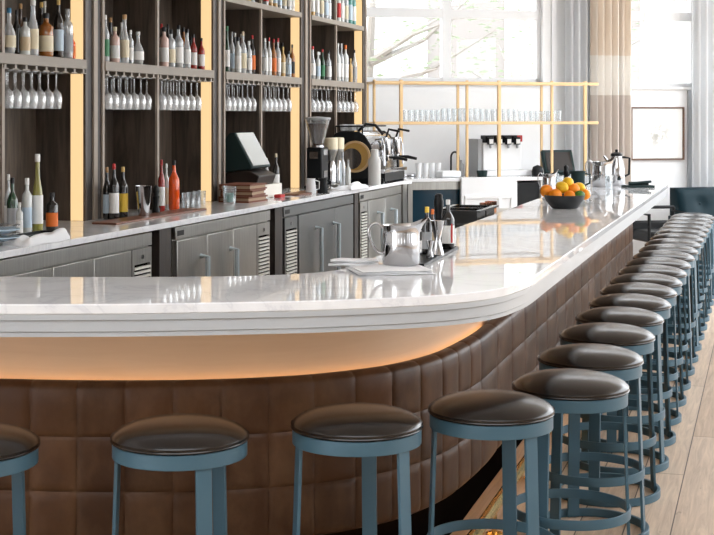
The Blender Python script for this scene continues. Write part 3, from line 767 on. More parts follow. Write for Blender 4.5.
# plates, tray, towel at the picture edge
for k in range(5):
    o = obj('plate', MB().lathe([(.06,0),(.075,.006),(.115,.018),(.113,.022),(.07,.010),(.004,.009)], 28), M['p_lblue'] if k % 2 else M['tumbler'], None, on_counter(-3, -3.70)+Vector((0,0,.0195*k)), smooth=60)
    tag(o, f'pale plate at the picture edge, {ORD[k]} from the bottom of its stack', 'plate', 'stacked plates at the picture edge')
o = obj('serving_tray', MB().box2(-.065,.065,0,.36,0,.008).box2(-.065,-.057,0,.36,.008,.022).box2(.057,.065,0,.36,.008,.022).box2(-.065,.065,0,.008,.008,.022).box2(-.065,.065,.352,.36,.008,.022), M['black'], None, on_counter(17, -3.735), RZ)
tag(o, 'flat black tray in front of the orange label bottle', 'tray')
def cloth(w, l, h, seed, nx=26, ny=26, drop=None):
    r = random.Random(seed); ph = [r.uniform(0, 6) for _ in range(6)]
    b = MB(); 
    def hz(i, j):
        x, y = i/nx, j/ny
        return h*(.45+.25*math.sin(5*x+3*y+ph[0])+.18*math.sin(9*y-4*x+ph[1])+.12*math.sin(14*x+ph[2]))+.004
    top = []; 
    for i in range(nx+1):
        for j in range(ny+1):
            x = (i/nx-.5)*w*(1+.08*math.sin(6*j/ny+ph[3])); y = (j/ny-.5)*l*(1+.10*math.sin(5*i/nx+ph[4]))
            e = min(i, j, nx-i, ny-j)/3.0
            top.append((x, y, hz(i, j)*min(1, .35+e)))
    bot = [(x, y, 0.0005) for x, y, z in top]
    m_ = ny+1; fs = []
    for i in range(nx):
        for j in range(ny):
            a = i*m_+j; fs.append((a, a+m_, a+m_+1, a+1)); c_ = len(top)+a; fs.append((c_, c_+1, c_+m_+1, c_+m_))
    nb = len(top)
    for i in range(nx):
        for j in (0, ny):
            a = i*m_+j; fs.append((a, a+m_, nb+a+m_, nb+a))
    for j in range(ny):
        for i in (0, nx):
            a = i*m_+j; fs.append((a, a+1, nb+a+1, nb+a))
    return b.add(top+bot, fs)
o = obj('bar_towel', cloth(.17, .42, .06, 3), M['linen'], None, on_counter(36, -3.575), RZ+.05, smooth=80); tag(o, 'crumpled white towel on the back counter beside the stacked plates', 'towel')

# ------------------------------------------------------------ coffee corner
gr = thing('coffee_grinder', 'black coffee grinder with a tall clear cone hopper', 'grinder', on_counter(317.5, -3.86), RZ)
gr.scale = (1, 1, 1)
obj('body', MB().box2(-.07,.07,-.10,.10,.03,.37).box2(-.09,.11,-.12,.12,0,.03), M['black'], gr, bevel=.01)
obj('front_plate', MB().box2(.07,.078,-.06,.06,.30,.35).box2(.07,.078,-.05,.05,.10,.16), M['chrome'], gr)
obj('side_plate', MB().box2(-.04,.04,-.108,-.10,.27,.33), M['chrome'], gr)
hp = obj('hopper', MB().lathe([(.045,.37),(.055,.40),(.115,.62),(.11,.62),(.05,.40)], 20), M['tumbler'], gr)
obj('beans', MB().lathe([(.042,.385),(.05,.41),(.10,.58),(.003,.60)], 18), M['brown'], hp)
obj('hopper_lid', MB().lathe([(.118,.618),(.118,.635),(.004,.645)], 20), M['p_grey'], hp)
obj('collar', MB().lathe([(.06,.365),(.06,.385)], 20), M['chrome'], gr)
for k, (u, lab) in enumerate(((331, 'steel coffee grinder with pale hopper, next to the black grinder'), (337.5, 'steel coffee grinder with pale hopper, next to the espresso machine'))):
    r = thing('coffee_grinder', lab, 'grinder', on_counter(u, -3.80), RZ, 'steel coffee grinders')
    obj('base', MB().box2(-.06,.09,-.07,.07,0,.03), M['steel'], r, bevel=.008)
    obj('body', MB().lathe([(.045,.03),(.045,.20),(.03,.24)], 18), M['chrome'], r)
    obj('cone', MB().lathe([(.028,.235),(.06,.33),(.06,.35)], 18), M['steel'], r)
    obj('hopper', MB().lathe([(.062,.345),(.062,.44),(.055,.45),(.004,.452)], 18), M['p_cream'], r)
for k, (u, L, h, m_, lab) in enumerate(((342.5, -3.63, .33, 'clear', 'tall clear flask standing before the espresso machine porthole'), (348, -3.56, .26, 'pale', 'white squeeze bottle standing before the espresso machine porthole'))):
    cb(u, L, 5.5, h*F/yof(L, T(u, L)), 1, m_, 'p_grey', None, lab, 'flasks at the espresso machine')
em_t = T(344, -3.72)
em = thing('espresso_machine', 'chrome and black espresso machine with a round amber side window', 'coffee machine', BP(-3.755, T(357, -3.755), ZC+.001), RZ)
exs = .86
# side outline in (x,z): rounded black end panel with a hole ring
EL = .95
ol = [(-.30,.05),(-.30,.40)] + [(-.30+.10*(1-math.cos(a)), .40+.10*math.sin(a)) for a in (.5,1.0,1.57)] + [(.02,.50),(.09,.46),(.15,.38),(.19,.28),(.20,.16),(.20,.05)]
ol = [(x*exs, z) for x, z in ol]
obj('body', xz([(x*.93, z*.97+.01) for x, z in ol], .03, EL-.03), M['chrome'], em, bevel=.01)
for y0, y1 in ((0, .03), (EL-.03, EL)): obj('end_panel', xz(ol, y0, y1), M['black'], em, bevel=.006)
def disc_y(r0, r1, y0, y1, cx, cz, n=36):
    b = MB(); vs, fs = [], []
    for i in range(n):
        a = 2*PI*i/n
        for r, y in ((r0, y0), (r1, y0), (r1, y1), (r0, y1)): vs.append((cx+r*math.cos(a), y, cz+r*math.sin(a)))
    for i in range(n):
        j = (i+1) % n
        for k in range(4): fs.append((i*4+k, j*4+k, j*4+(k+1)%4, i*4+(k+1)%4))
    return b.add(vs, fs)
obj('porthole', disc_y(.003, .140, -.012, 0, -.015, .26), M['honey'], em)
obj('porthole_ring', disc_y(.132, .152, -.02, .0, -.015, .26), M['gold'], em)
obj('porthole_mirror', disc_y(.003, .10, -.016, -.012, -.05, .24), M['chrome'], em)
obj('cup_rail', MB().tube([(-.23,.05,.55),(.04,.05,.55),(.04,EL-.05,.55),(-.23,EL-.05,.55)], .008, 8).tube([(-.23,.05,.485),(-.23,.05,.55)], .008).tube([(.04,.05,.47),(.04,.05,.55)], .008), M['black'], em)
obj('drip_tray', MB().box2(.165,.262,.04,EL-.04,.10,.14), M['chrome'], em, bevel=.006)
obj('tray_base', MB().box2(.165,.25,.10,EL-.10,.02,.10), M['black'], em)
for y in (.08, EL-.12):
    obj('foot', MB().box2(-.22,.24,y,y+.05,0,.05), M['black'], em)
for y in (.24, .62):
    gh = obj('group_head', MB().lathe([(.045,.27),(.05,.30),(.05,.42),(.035,.44)], 18, Matrix.Translation((.22, y, 0))).box2(.12,.22,y-.035,y+.035,.33,.41), M['chrome'], em)
    pf = obj('portafilter', MB().lathe([(.035,.215),(.04,.235),(.04,.27)], 18, Matrix.Translation((.22, y, 0))), M['chrome'], gh)
    obj('portafilter_handle', MB().tube([(.25,y,.25),(.34,y+.01,.245),(.43,y+.02,.225)], [.012,.017,.014], 10), M['black'], gh)
    obj('lever', MB().tube([(.22,y,.43),(.25,y,.52),(.36,y,.50)], .012, 8), M['black'], em)
for y in (.10, .80):
    obj('steam_wand', MB().tube([(.15,y,.42),(.22,y,.43),(.24,y,.36),(.245,y,.17)], .009, 8), M['chrome'], em)
obj('spout_hose', MB().tube([(-.02,.10,.50),(.06,.10,.57),(.15,.12,.56),(.22,.14,.47)], .014, 8), M['black'], em)
def cup(loc, label, grp, r=.031, h=.06, name='cup'):
    o = obj(name, MB().lathe([(r*.6,0),(r*.8,.01),(r,h),(r*.93,h),(r*.7,.012)], 18).tube([(r*.9,0,h*.8),(r*1.5,0,h*.75),(r*1.45,0,h*.35),(r*.85,0,h*.3)], .005, 6), M['white'], None, loc, random.uniform(0,6), smooth=60)
    return tag(o, label, 'cup', grp)
ek = 0
for j in range(3):
    for i in range(4):
        p = BP(-3.755-.18+.08*j, T(357, -3.755)+.13+.10*i, ZC+.507)
        cup(p, f'white cup on top of the espresso machine, {ORD[i]} from its near end, {("rear","middle","front")[j]} row', 'cups on the espresso machine'); ek += 1
o = obj('thermos', MB().lathe([(.058,0),(.06,.01),(.06,.23),(.036,.27),(.036,.33),(.03,.335)], 20), M['thermos'], None, BP(-3.56, T(374.5, -3.56), ZC), smooth=50); tag(o, 'white thermos flask beside the espresso machine drip tray', 'flask')
for k, (u, L) in enumerate(((311, -3.66), (322.5, -3.58))):
    o = obj('milk_jug', MB().lathe([(.042,0),(.045,.01),(.04,.07),(.034,.11),(.038,.125),(.034,.125),(.03,.11)], 18).tube([(.036,0,.11),(.07,0,.10),(.068,0,.04),(.042,0,.03)], .005, 6), M['white'] if k == 0 else M['black'], None, BP(L, T(u, L), ZC), smooth=60)
    tag(o, ('white milk jug in front of the black coffee grinder', 'small black jug in front of the black coffee grinder')[k], 'jug')
o = obj('bar_towel', cloth(.22, .62, .05, 9), M['linen'], None, BP(-3.58, T(347, -3.6), ZC), RZ, smooth=80); tag(o, 'crumpled pale cloths on the counter before the espresso machine', 'towel')

# ------------------------------------------------------------ wall counter, gold shelf, sink corner
wc = thing('wall_counter', 'white counter below the windows with sink and white cabinet front', 'counter', (PX, PY, 0), WA)
qf = -.95
sA, sB, sC2 = S(409, qf), S(467, qf), S(590, qf)
obj('countertop', MB().box2(sA-.25, S(600, qf), qf, -.002, ZC-.037, ZC-.0005), M['quartz'], wc, bevel=.004)
obj('cooler_frame', MB().box2(sA, sB+.02, qf+.03, qf+.06, ZC-.12, ZC-.037).box2(sA, sA+.05, qf+.03, qf+.06, .05, ZC-.12), M['steel'], wc)
obj('cooler_glass', MB().box2(sA+.05, sB, qf+.05, qf+.07, .1, ZC-.12), M['glassdark'], wc)
obj('cabinet_front', MB().box2(S(461.5, qf-.03), S(516, qf-.03), qf-.03, qf+.02, .02, ZC+.005), M['white'], wc, bevel=.004)
cp = MB(); a, b = S(464.5, qf-.03), S(513, qf-.03)
for x0, x1, z0, z1 in ((a, b, .86, .90), (a, b, .48, .52), (a, a+.03, .52, .86), (b-.03, b, .52, .86), ((a+b)/2-.015+.12, (a+b)/2+.015+.12, .52, .86)): cp.box2(x0, x1, qf-.042, qf-.03, z0, z1)
obj('cabinet_moulding', cp, M['white'], wc, bevel=.003)
obj('side_leg', MB().box2(S(542, qf), S(545, qf), qf+.02, qf+.4, 0, ZC-.037).box2(S(513, qf), S(518, qf), qf+.02, qf+.4, 0, ZC-.037), M['white'], wc)
obj('gap_shade_box', MB().box2(S(520, qf), S(541, qf), qf+.05, qf+.45, 0, ZC-.06), M['black'], wc)  # solid black box stands in for the gap's shade under the counter
obj('cabinet_body', MB().box2(S(546, qf), S(592, qf), qf+.03, -.02, 0, ZC-.037), M['white'], wc)
# gold shelf
gs = thing('gold_shelf', 'pale gold pole shelf holding rows of tumblers in front of the window', 'shelf', (PX, PY, ZC), WA)
q0, q1 = -.80, -.50
Yg = wy(S(480, q0), q0)
zr1, zr2 = zat(83.2, Yg), zat(123, Yg)
for u in (401, 499, 585): obj('pole', MB().box(S(u, q0), q0, (zr1+.03-ZC)/2, .034, .034, zr1+.03-ZC), M['gold'], gs, bevel=.003)
for u in (375, 468, 553): obj('pole', MB().box(S(u, q0), q0+.03, (zr1+.03-ZC)/2, .026, .026, zr1+.03-ZC), M['gold'], gs, bevel=.003)
for zr, nmx in ((zr1, 'rail'), (zr2, 'rail')):
    obj('rail', MB().box2(S(374, q0), S(598, q0), q0-.016, q0+.016, zr-.016-ZC, zr+.016-ZC), M['gold'], gs, bevel=.003)
    obj('rail', MB().box2(S(374, q0), S(596, q0), q1-.012, q1+.012, zr-.014-ZC, zr+.012-ZC), M['gold'], gs)
obj('shelf_board', MB().box2(S(374, q0), S(598, q0), q0+.016, q1-.012, zr2-.008-ZC, zr2+.004-ZC), M['tumbler'], gs)
for u in (468, 553, 376):
    obj('cross_bar', MB().box2(S(u, q0)-.012, S(u, q0)+.012, q0+.016, q1, zr1-.012-ZC, zr1+.012-ZC).box2(S(u, q0)-.012, S(u, q0)+.012, q1-.012, q1+.012, 0, zr1-ZC), M['gold'], gs)
zg = zr2+.0045
us = [405+i*5.5 for i in range(29)]
for k, u in enumerate(us):
    q = q0+.10
    h = (.135, .15, .145, .125)[(k//7) % 4]
    tumbler(WP(S(u, q), q, zg), .027, h, f'clear tumbler, {ORD[k]} from the left in the front row on the gold shelf', 'tumblers on the gold shelf')
# faucet, sink things
fa = thing('faucet', 'black gooseneck faucet on the white counter below the gold shelf', 'faucet', WP(S(451, -.40), -.40, ZC), WA)
arc = [(0,0,0),(0,0,.20)] + [(.045-.045*math.cos(a), 0, .20+.06*math.sin(a)) for a in [PI*i/8 for i in range(1, 9)]] + [(.09,0,.14)]
obj('spout', MB().tube(arc, .011, 10), M['black'], fa)
obj('base', MB().lathe([(.028,0),(.028,.02),(.014,.03)], 16), M['black'], fa)
obj('lever', MB().tube([(0,-.02,.03),(-.02,-.07,.05)], .007, 8), M['chrome'], fa)
o = obj('soap_bottle', MB().lathe([(.035,0),(.035,.12),(.012,.14),(.012,.17)], 16), M['p_grey'], None, WP(S(461, -.36), -.36, ZC), smooth=50); tag(o, 'grey steel soap bottle beside the black faucet', 'bottle')
o = obj('white_tub', MB().box(0,0,.035,.22,.16,.07), M['white'], None, WP(S(449, -.75), -.75, ZC), WA, bevel=.015); tag(o, 'low white tub in front of the black faucet', 'tub')
for k, u in enumerate((418.5, 425.5, 432, 438)):
    o = obj('paper_cup', MB().lathe([(.026,0),(.0335,.15),(.031,.15),(.024,.01)], 18), M['white'], None, WP(S(u, -.62), -.62, ZC), smooth=60); tag(o, f'white paper cup, {ORD[k]} from the espresso machine towards the faucet', 'cup', 'white cups by the sink')
o = obj('counter_tray', MB().box2(-.12,.12,-.12,.12,0,.03), M['chrome'], None, WP(S(405, -.35), -.35, ZC), WA, bevel=.008); tag(o, 'small steel tray at the end of the espresso machine', 'tray')
sd = thing('soda_dispenser', 'white and steel soda dispenser with black valves behind the gold poles', 'dispenser', WP(S(500.5, -.50), -.50, ZC), WA)
hw = .225
obj('body', MB().box2(-hw,hw,-.05,.25,.06,.36), M['white'], sd, bevel=.008)
obj('side_panel', MB().box2(-hw-.05,-hw,-.03,.25,.0,.40), M['p_grey'], sd)
obj('base', MB().box2(-hw,hw+.12,-.14,.20,0,.06), M['white'], sd, bevel=.006)
for k in range(4):
    vx = -.15+.105*k
    vv = obj('valve', MB().box2(vx-.03,vx+.03,-.10,-.05,.34,.42).box2(vx-.045,vx+.05,-.05,.10,.36,.44), M['black'], sd, bevel=.006)
    obj('nozzle', MB().lathe([(.012,.30),(.016,.34)], 10, Matrix.Translation((vx, -.08, 0))), M['p_grey'], vv)
    obj('button', MB().box2(vx-.022,vx+.022,-.106,-.10,.35,.40), M['p_white'], vv)
obj('red_badge', MB().box2(hw-.05,hw+.01,-.055,-.04,.37,.44), M['p_red'], sd)
o = obj('glass_bin', MB().lathe([(.05,0),(.06,.07),(.055,.07),(.045,.01)], 18), M['register'], None, WP(S(482, -.82), -.82, ZC), smooth=60); tag(o, 'small dark green bowl in front of the soda dispenser', 'bowl')
# terminal
tm = thing('order_terminal', 'tilted touchscreen terminal with black screen on the far counter', 'terminal', WP(S(560, -.70), -.70, ZC), WA)
ty = math.radians(-22)
RX = Matrix.Translation((0,-.02,.03)) @ Matrix.Rotation(ty, 4, 'X')
obj('stand', MB().box2(-.10,.10,-.05,.15,0,.02).box2(-.05,.05,.05,.13,.02,.10), M['register'], tm, bevel=.006)
sb = obj('casing', MB().box2(-.18,.18,0,.05,0,.27,RX), M['register'], tm, bevel=.008)
obj('screen', MB().box2(-.15,.15,-.004,0,.03,.24,RX), M['screen'], sb)
o = obj('desk_phone', MB().lathe([(.06,0),(.065,.05),(.05,.10),(.004,.12)], 16), M['black'], None, WP(S(537.5, -.72), -.72, ZC), smooth=50); tag(o, 'round black box beside the tilted touchscreen terminal', 'box')

# ------------------------------------------------------------ things on the bar
def bar_pt(u, v, z=ZT):
    Y = F*(EYE-z)/(v-V0); return Vector(((u-U0)/F*Y, Y, z))
def pitcher(loc, r, h, label, rz, grp=None):
    p = thing('water_pitcher', label, 'pitcher', loc, rz, grp)
    n = 32; prof = [(.94,0),(1.0,.04),(1.0,.55),(.97,.78),(.95,.90),(1.0,1.0)]
    vs, fs = [], []
    for pr, zz_ in prof + [(x*.965, y) for x, y in reversed(prof[1:])]:
        for i in range(n):
            a = 2*PI*i/n; x = r*pr*math.cos(a); y = r*pr*math.sin(a); z = h*zz_
            if zz_ > .75:
                w = max(0, math.cos(a))**5*((zz_-.75)/.25)**1.3
                x += r*.50*w; z += h*.20*w
            vs.append((x, y, z))
    m_ = len(prof)*2-1
    for j in range(m_-1):
        for i in range(n):
            k_ = (i+1) % n; fs.append((j*n+i, j*n+k_, (j+1)*n+k_, (j+1)*n+i))
    fs.append(tuple(reversed(range(n)))); fs.append(tuple(range((m_-1)*n, m_*n)))
    obj('body', MB().add(vs, fs), M['chrome'], p, smooth=60)
    hpnts = catmull([Vector(q) for q in ((-r*.95,0,h*.93),(-r*1.35,0,h*1.05),(-r*1.72,0,h*.92),(-r*1.66,0,h*.62),(-r*1.28,0,h*.33),(-r*.98,0,h*.28))], 6)
    obj('handle', MB().tube(hpnts, r*.085, 10), M['chrome'], p, smooth=60)
    return p
pitcher(bar_pt(401, 269)+Vector((0,0,.019)), .074, .155, 'polished steel water pitcher on the folded white towel', math.radians(8))
def folded(w, l, layers, th, seed):
    r = random.Random(seed); b = MB()
    for k in range(layers):
        ww_, ll = w*(1-.04*k), l*(1-.05*k)
        Mx = Matrix.Translation((r.uniform(-.006,.006), r.uniform(-.006,.006), 0)) @ Matrix.Rotation(r.uniform(-.04,.04), 4, 'Z')
        n = 14; vs, fs = [], []
        for i in range(n+1):
            x = (i/n-.5)*ww_; e = .5*th*(1-.7*abs(2*i/n-1)**4); zc = th*(k+.5) + .0012*math.sin(9*i/n+seed+k)
            for y, zq in ((-ll/2, zc), (-ll/2+.006, zc-e*.9), (ll/2-.006, zc-e*.9), (ll/2, zc), (ll/2-.006, zc+e*.9), (-ll/2+.006, zc+e*.9)): vs.append((x, y, max(.0004, zq)))
        for i in range(n):
            for q in range(6): fs.append((i*6+q, (i+1)*6+q, (i+1)*6+(q+1)%6, i*6+(q+1)%6))
        fs += [tuple(range(6)), tuple(reversed(range(n*6, n*6+6)))]
        b.add(vs, fs, Mx)
    return b
o = obj('bar_towel', folded(.30, .26, 3, .006, 2), M['linen'], None, bar_pt(390, 272), .22, smooth=60); tag(o, 'folded white towel under the steel water pitcher on the bar', 'towel')
nk = obj('napkin', folded(.20, .07, 2, .016, 5), M['linen'], None, bar_pt(353, 266.5), -.02, smooth=60); tag(nk, 'rolled white napkin beside the handle of the steel water pitcher', 'napkin')
# rubber tray with mixing gear
pa, pb = bar_pt(424, 267), bar_pt(458.5, 249)
ang = math.atan2(pb.y-pa.y, pb.x-pa.x); ln = (pb-pa).length
tray = obj('drip_tray', MB().box2(0,ln,0,.11,0,.006).box2(0,ln,0,.008,.006,.012).box2(0,ln,.102,.11,.006,.012).box2(0,.008,0,.11,.006,.012).box2(ln-.008,ln,0,.11,.006,.012), M['black'], None, pa, ang)
tag(tray, 'narrow black drip tray holding the jiggers and small bottles', 'tray')
def tp(a, b): return Vector((pa.x + math.cos(ang)*a - math.sin(ang)*b, pa.y + math.sin(ang)*a + math.cos(ang)*b, ZT+.0065))
def on_tray(u, b):
    k = (u-U0)/F; bx = pa.x - math.sin(ang)*b; by = pa.y + math.cos(ang)*b
    a = (k*by-bx)/(math.cos(ang)-k*math.sin(ang)); return tp(a, b)
g = 'small bottles in the drip tray'
o = obj('jigger', MB().lathe([(.022,0),(.029,.005),(.013,.070),(.030,.150),(.028,.150),(.011,.075)], 20), M['chrome'], None, on_tray(437.5, .022), smooth=60); tag(o, 'tall hourglass steel jigger in the drip tray', 'jigger')
o = obj('jigger', MB().lathe([(.016,0),(.017,.004),(.008,.035),(.017,.075),(.015,.075),(.006,.037)], 20), M['chrome'], None, on_tray(430, .03), smooth=60); tag(o, 'small hourglass steel jigger nearest the water pitcher', 'jigger')
mu = obj('muddler', MB().lathe([(.014,0),(.017,.01),(.015,.15),(.021,.19),(.022,.215),(.017,.228),(.018,.24),(.010,.247)], 18), M['black'], None, on_tray(438.8, .080), smooth=50); tag(mu, 'black muddler standing behind the tall steel jigger', 'muddler')
bottle(on_tray(427, .078), .022, .205, 1, 'dark', 'p_yellow', 'p_grey', 'small dark bottle with yellow cap next to the water pitcher', g)
bottle(on_tray(432.5, .070), .017, .19, 1, 'brown', 'p_orange', 'p_tan', 'small brown bottle with orange cap behind the tall jigger', g)
bb_ = bottle(on_tray(448, .034), .029, .222, 0, 'dark', 'p_white', 'p_white', 'dark bottle with pale label and red stripe at the end of the drip tray', g)
obj('red_stripe', MB().box2(-.002,.006,.0,.0008,.03,.115, Matrix.Rotation(-.25,4,'Z') @ Matrix.Translation((.026,-.0175,0)) @ Matrix.Rotation(.9,4,'Z')), M['p_red'], bb_)
# fruit bowl
fc = bar_pt(564.5, 208.3)
R_ = .136
bw = obj('fruit_bowl', MB().lathe([(.075,0),(.085,.004),(R_*.92,.055),(R_,.088),(R_*.96,.088),(R_*.86,.055),(.07,.015),(.003,.013)], 40), M['bowl'], None, fc, smooth=60)
tag(bw, 'shallow dark bowl of citrus fruit on the white bar', 'bowl')
k = fc.y/F
fruits = [(-20,163.8+27,'o',0,.042),(-12.5,194,'o',-.06,.044),(6,195.5,'o',-.05,.041),(-3,185.5,'l',.0,.042),(11,187.5,'o',.02,.040),(17.5,187,'l',.05,.036),(25,192.5,'o',.02,.036),(19.5,194.5,'g',-.05,.036),(-21.5,188,'o',.03,.043),(5,180.5,'l',.05,.038),(-8,190.5,'o',.07,.04),(8,191,'l',.08,.038)]
cnts = {'o':0, 'l':0, 'g':0}
desc = {'-20':0}
flist = [(-21,187.5,'o',-.01,.044,'orange at the rim nearest the long white reflection, far end of bowl'),]
FR = [(-22.5,188,'o',.03,.043,'orange on the bowl rim closest to the soda dispenser'),(-11.5,192.5,'o',-.055,.045,'orange in the front of the bowl, below the lemons'),(6.5,194,'o',-.06,.042,'orange in the front of the bowl beside the green lime'),
      (-3,184.5,'l',.0,.043,'big lemon heaped in the middle of the bowl'),(11.5,186.5,'o',.02,.041,'orange on the heap between the two lemons'),(18.5,184.5,'l',.07,.037,'lemon at the back of the bowl behind the orange heap'),
      (25.5,191.5,'o',.03,.036,'small orange on the rim beside the green lime'),(18.5,192.8,'g',-.055,.037,'dark green lime at the front of the bowl'),(4.5,179.5,'l',.06,.039,'lemon on the very top of the fruit heap')]
for dx, vy, ty_, dy, r, lab in FR:
    Yc = fc.y+dy*.62; z = EYE-(vy+3.0-V0)*Yc/F
    nm_ = {'o':'orange','l':'lemon','g':'lime'}[ty_]; mt = {'o':'orange_peel','l':'lemon_peel','g':'lime_peel'}[ty_]
    pr = [(r*math.sin(PI*i/12)+(0.0005 if i in (0,12) else 0), -r*math.cos(PI*i/12)*(1.0 if ty_ == 'o' else 1.0)) for i in range(13)]
    if ty_ != 'o':
        pr = [(x*.92, zq*1.12 + (.10*r*math.copysign(1, zq) if abs(zq) > .95*r else 0)) for x, zq in pr]
    x = (564.5+dx*.80-U0)/F*Yc
    o = obj(nm_, MB().lathe(pr, 20), M[mt], None, (x, Yc, z), smooth=80)
    o.rotation_euler = (0, (0 if ty_ == 'o' else 1.3), random.uniform(0, 3)); tag(o, lab, 'fruit', 'citrus fruit in the dark bowl')
    obj('stem_scar', MB().lathe([(r*.10,0),(r*.06,r*.05)], 8), M['p_tan'], o, (0,0,r*(.97 if ty_ == 'o' else 1.1)))
# far end of the bar: pots and glasses
pitcher(bar_pt(602, 186.5), .085, .215, 'steel water pitcher with looped handle at the far end of the bar', math.radians(12))
def coffee_pot(loc, label, rz, m_='chrome'):
    p = thing('coffee_pot', label, 'pot', loc, rz)
    obj('body', MB().lathe([(.07,0),(.075,.01),(.072,.16),(.05,.24),(.05,.26)], 22), M[m_], p, smooth=50)
    obj('lid', MB().lathe([(.052,.258),(.05,.28),(.012,.295),(.014,.315),(.003,.318)], 20), M['black'], p, smooth=50)
    obj('handle', MB().tube([(-.055,0,.25),(-.12,0,.24),(-.115,0,.10),(-.072,0,.08)], .011, 8), M['black'], p)
    obj('spout', MB().tube([(.06,0,.18),(.10,0,.24),(.115,0,.26)], [.018,.012,.010], 8), M[m_], p)
    return p
coffee_pot(bar_pt(616.5, 185.6), 'steel coffee pot with black lid at the far end of the bar', math.radians(190))
o = obj('dark_jug', MB().lathe([(.052,0),(.056,.01),(.058,.12),(.066,.15),(.062,.15),(.054,.12),(.05,.02)], 22).tube([(.055,0,.13),(.10,0,.12),(.098,0,.05),(.056,0,.03)], .008, 8), M['register'], None, bar_pt(578, 189), smooth=60); tag(o, 'dark green jug behind the fruit bowl', 'jug')
o = obj('pepper_grinder', MB().lathe([(.024,0),(.026,.02),(.017,.06),(.02,.12),(.024,.14),(.014,.155),(.022,.18),(.006,.20)], 16), M['black'], None, bar_pt(566, 188.5), smooth=60); tag(o, 'black pepper grinder behind the fruit bowl', 'grinder')
for k, (u, v) in enumerate(((555, 187.5), (560, 190), (587, 188), (609, 189.5))):
    tumbler(bar_pt(u, v), .035, .12, ('clear tumbler behind the fruit bowl beside the touchscreen', 'clear tumbler just behind the fruit bowl', 'clear tumbler between the dark jug and steel water pitcher', 'clear tumbler in front of the steel coffee pot at the far bar end')[k], 'tumblers at the far end')
o = obj('menu_stand', MB().box2(-.12,.12,-.08,.08,0,.02).box2(-.09,.09,-.02,.0,.02,.05).tube([(-.10,-.05,.035),(.11,-.02,.05)], .012, 8), M['register'], None, bar_pt(638, 187.4), .2, bevel=.004); tag(o, 'flat dark folder at the far end of the bar', 'folder')
pt = bar_pt(545, 196); pt.x -= .02
pitcher(bar_pt(549, 196.5), .05, .17, 'small steel creamer with curved handle beside the fruit bowl', math.radians(10))
# underbar station seen over the inner edge
ub = thing('ice_station', 'dark steel ice well station behind the bar with open top', 'ice well', BP(-1.98, 9.15), RZ)
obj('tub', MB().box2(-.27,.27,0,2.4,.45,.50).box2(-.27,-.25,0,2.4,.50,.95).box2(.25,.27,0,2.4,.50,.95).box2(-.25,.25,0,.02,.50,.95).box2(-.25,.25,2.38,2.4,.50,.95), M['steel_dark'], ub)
for x in (-.24, .24):
    for y in (.05, 2.35): obj('leg', MB().box2(x-.02,x+.02,y-.02,y+.02,0,.45), M['steel'], ub)
for k, (x, y) in enumerate(((-.08,.52),(-.08,.86))):
    o = obj('steel_bin', MB().box2(-.14,.14,-.15,.15,0,.01).box2(-.14,-.13,-.15,.15,.01,.30).box2(.13,.14,-.15,.15,.01,.30).box2(-.13,.13,-.15,-.14,.01,.30).box2(-.13,.13,.14,.15,.01,.30).box2(-.17,-.14,-.17,.17,.29,.30).box2(.14,.17,-.17,.17,.29,.30), M['chrome'], None, BP(-1.98+x, 9.15+y, .771), RZ)
    tag(o, ('square steel bin in the ice well nearest the small bottles', 'square steel bin second in the ice well')[k], 'bin', 'steel bins in the ice well')
    obj('support', MB().box2(x-.14, x+.14, y-.15, y+.15, .50, .770), M['steel_dark'], ub)
for k in range(2):
    o = obj('copper_cup', MB().lathe([(.04,0),(.045,.005),(.048,.09),(.045,.09),(.042,.01)], 18), M['copper'], None, BP(-2.10, 10.75+.22*k, 0), smooth=50)
    o.location.z = .961
    tag(o, ('copper cup on the ledge of the ice well, nearer the bottles', 'copper cup on the ledge of the ice well, nearer the fruit bowl')[k], 'cup', 'copper cups by the ice well')
obj('ledge', MB().box2(-.249,.0,1.45,2.379,.93,.96), M['steel'], ub)

# ------------------------------------------------------------ curtains, picture, seating by the window
def curtain(name, u0, u1, q, z0, z1, mt, label, folds, amp):
    a, b = S(u0, q), S(u1, q); n = folds*10; vs, fs = [], []
    for i in range(n+1):
        f = i/n; x = a+(b-a)*f; y = q + amp*math.sin(2*PI*folds*f + .6*math.sin(5*f))
        for dy in (0, .008):
            for z in (z0, z1): vs.append((x, y+dy, z))
    for i in range(n):
        p = i*4
        fs += [(p, p+4, p+5, p+1), (p+2, p+3, p+7, p+6), (p+1, p+5, p+7, p+3), (p, p+2, p+6, p+4)]
    fs += [(0,1,3,2), (n*4, n*4+2, n*4+3, n*4+1)]
    o = obj(name, MB().add(vs, fs), M[mt], None, (PX, PY, 0), WA, smooth=70)
    return tag(o, label, 'curtain')
curtain('sheer_curtain', 566, 594, -.16, .02, 3.7, 'sheer', 'white sheer curtain between the first window and banded curtain', 4, .045)
curtain('banded_curtain', 591, 617, -.24, .02, 3.7, 'curtain', 'taupe and cream banded curtain beside the gold shelf', 4, .06)
curtain('banded_curtain', 618, 630, -.22, .02, 3.7, 'curtain', 'narrow banded curtain panel next to the framed picture', 2, .05)
curtain('sheer_curtain', 693, 722, -.16, .02, 3.7, 'sheer', 'white sheer curtain behind the dark sofa', 4, .05)
rod = obj('curtain_rod', MB().tube([(S(560,-.2), -.2, 3.74), (S(730,-.2), -.2, 3.74)], .016, 8), M['black'], None, (PX, PY, 0), WA); tag(rod, 'dark curtain rod above the curtains', 'rod')
pic = thing('framed_picture', 'large framed pale drawing hung below the second window', 'picture', WP(S(656.5), -.03, zat(133.5, 16.4)), WA)
hw, hh = (S(683)-S(630))/2, 53*16.4/F/2
fb = MB()
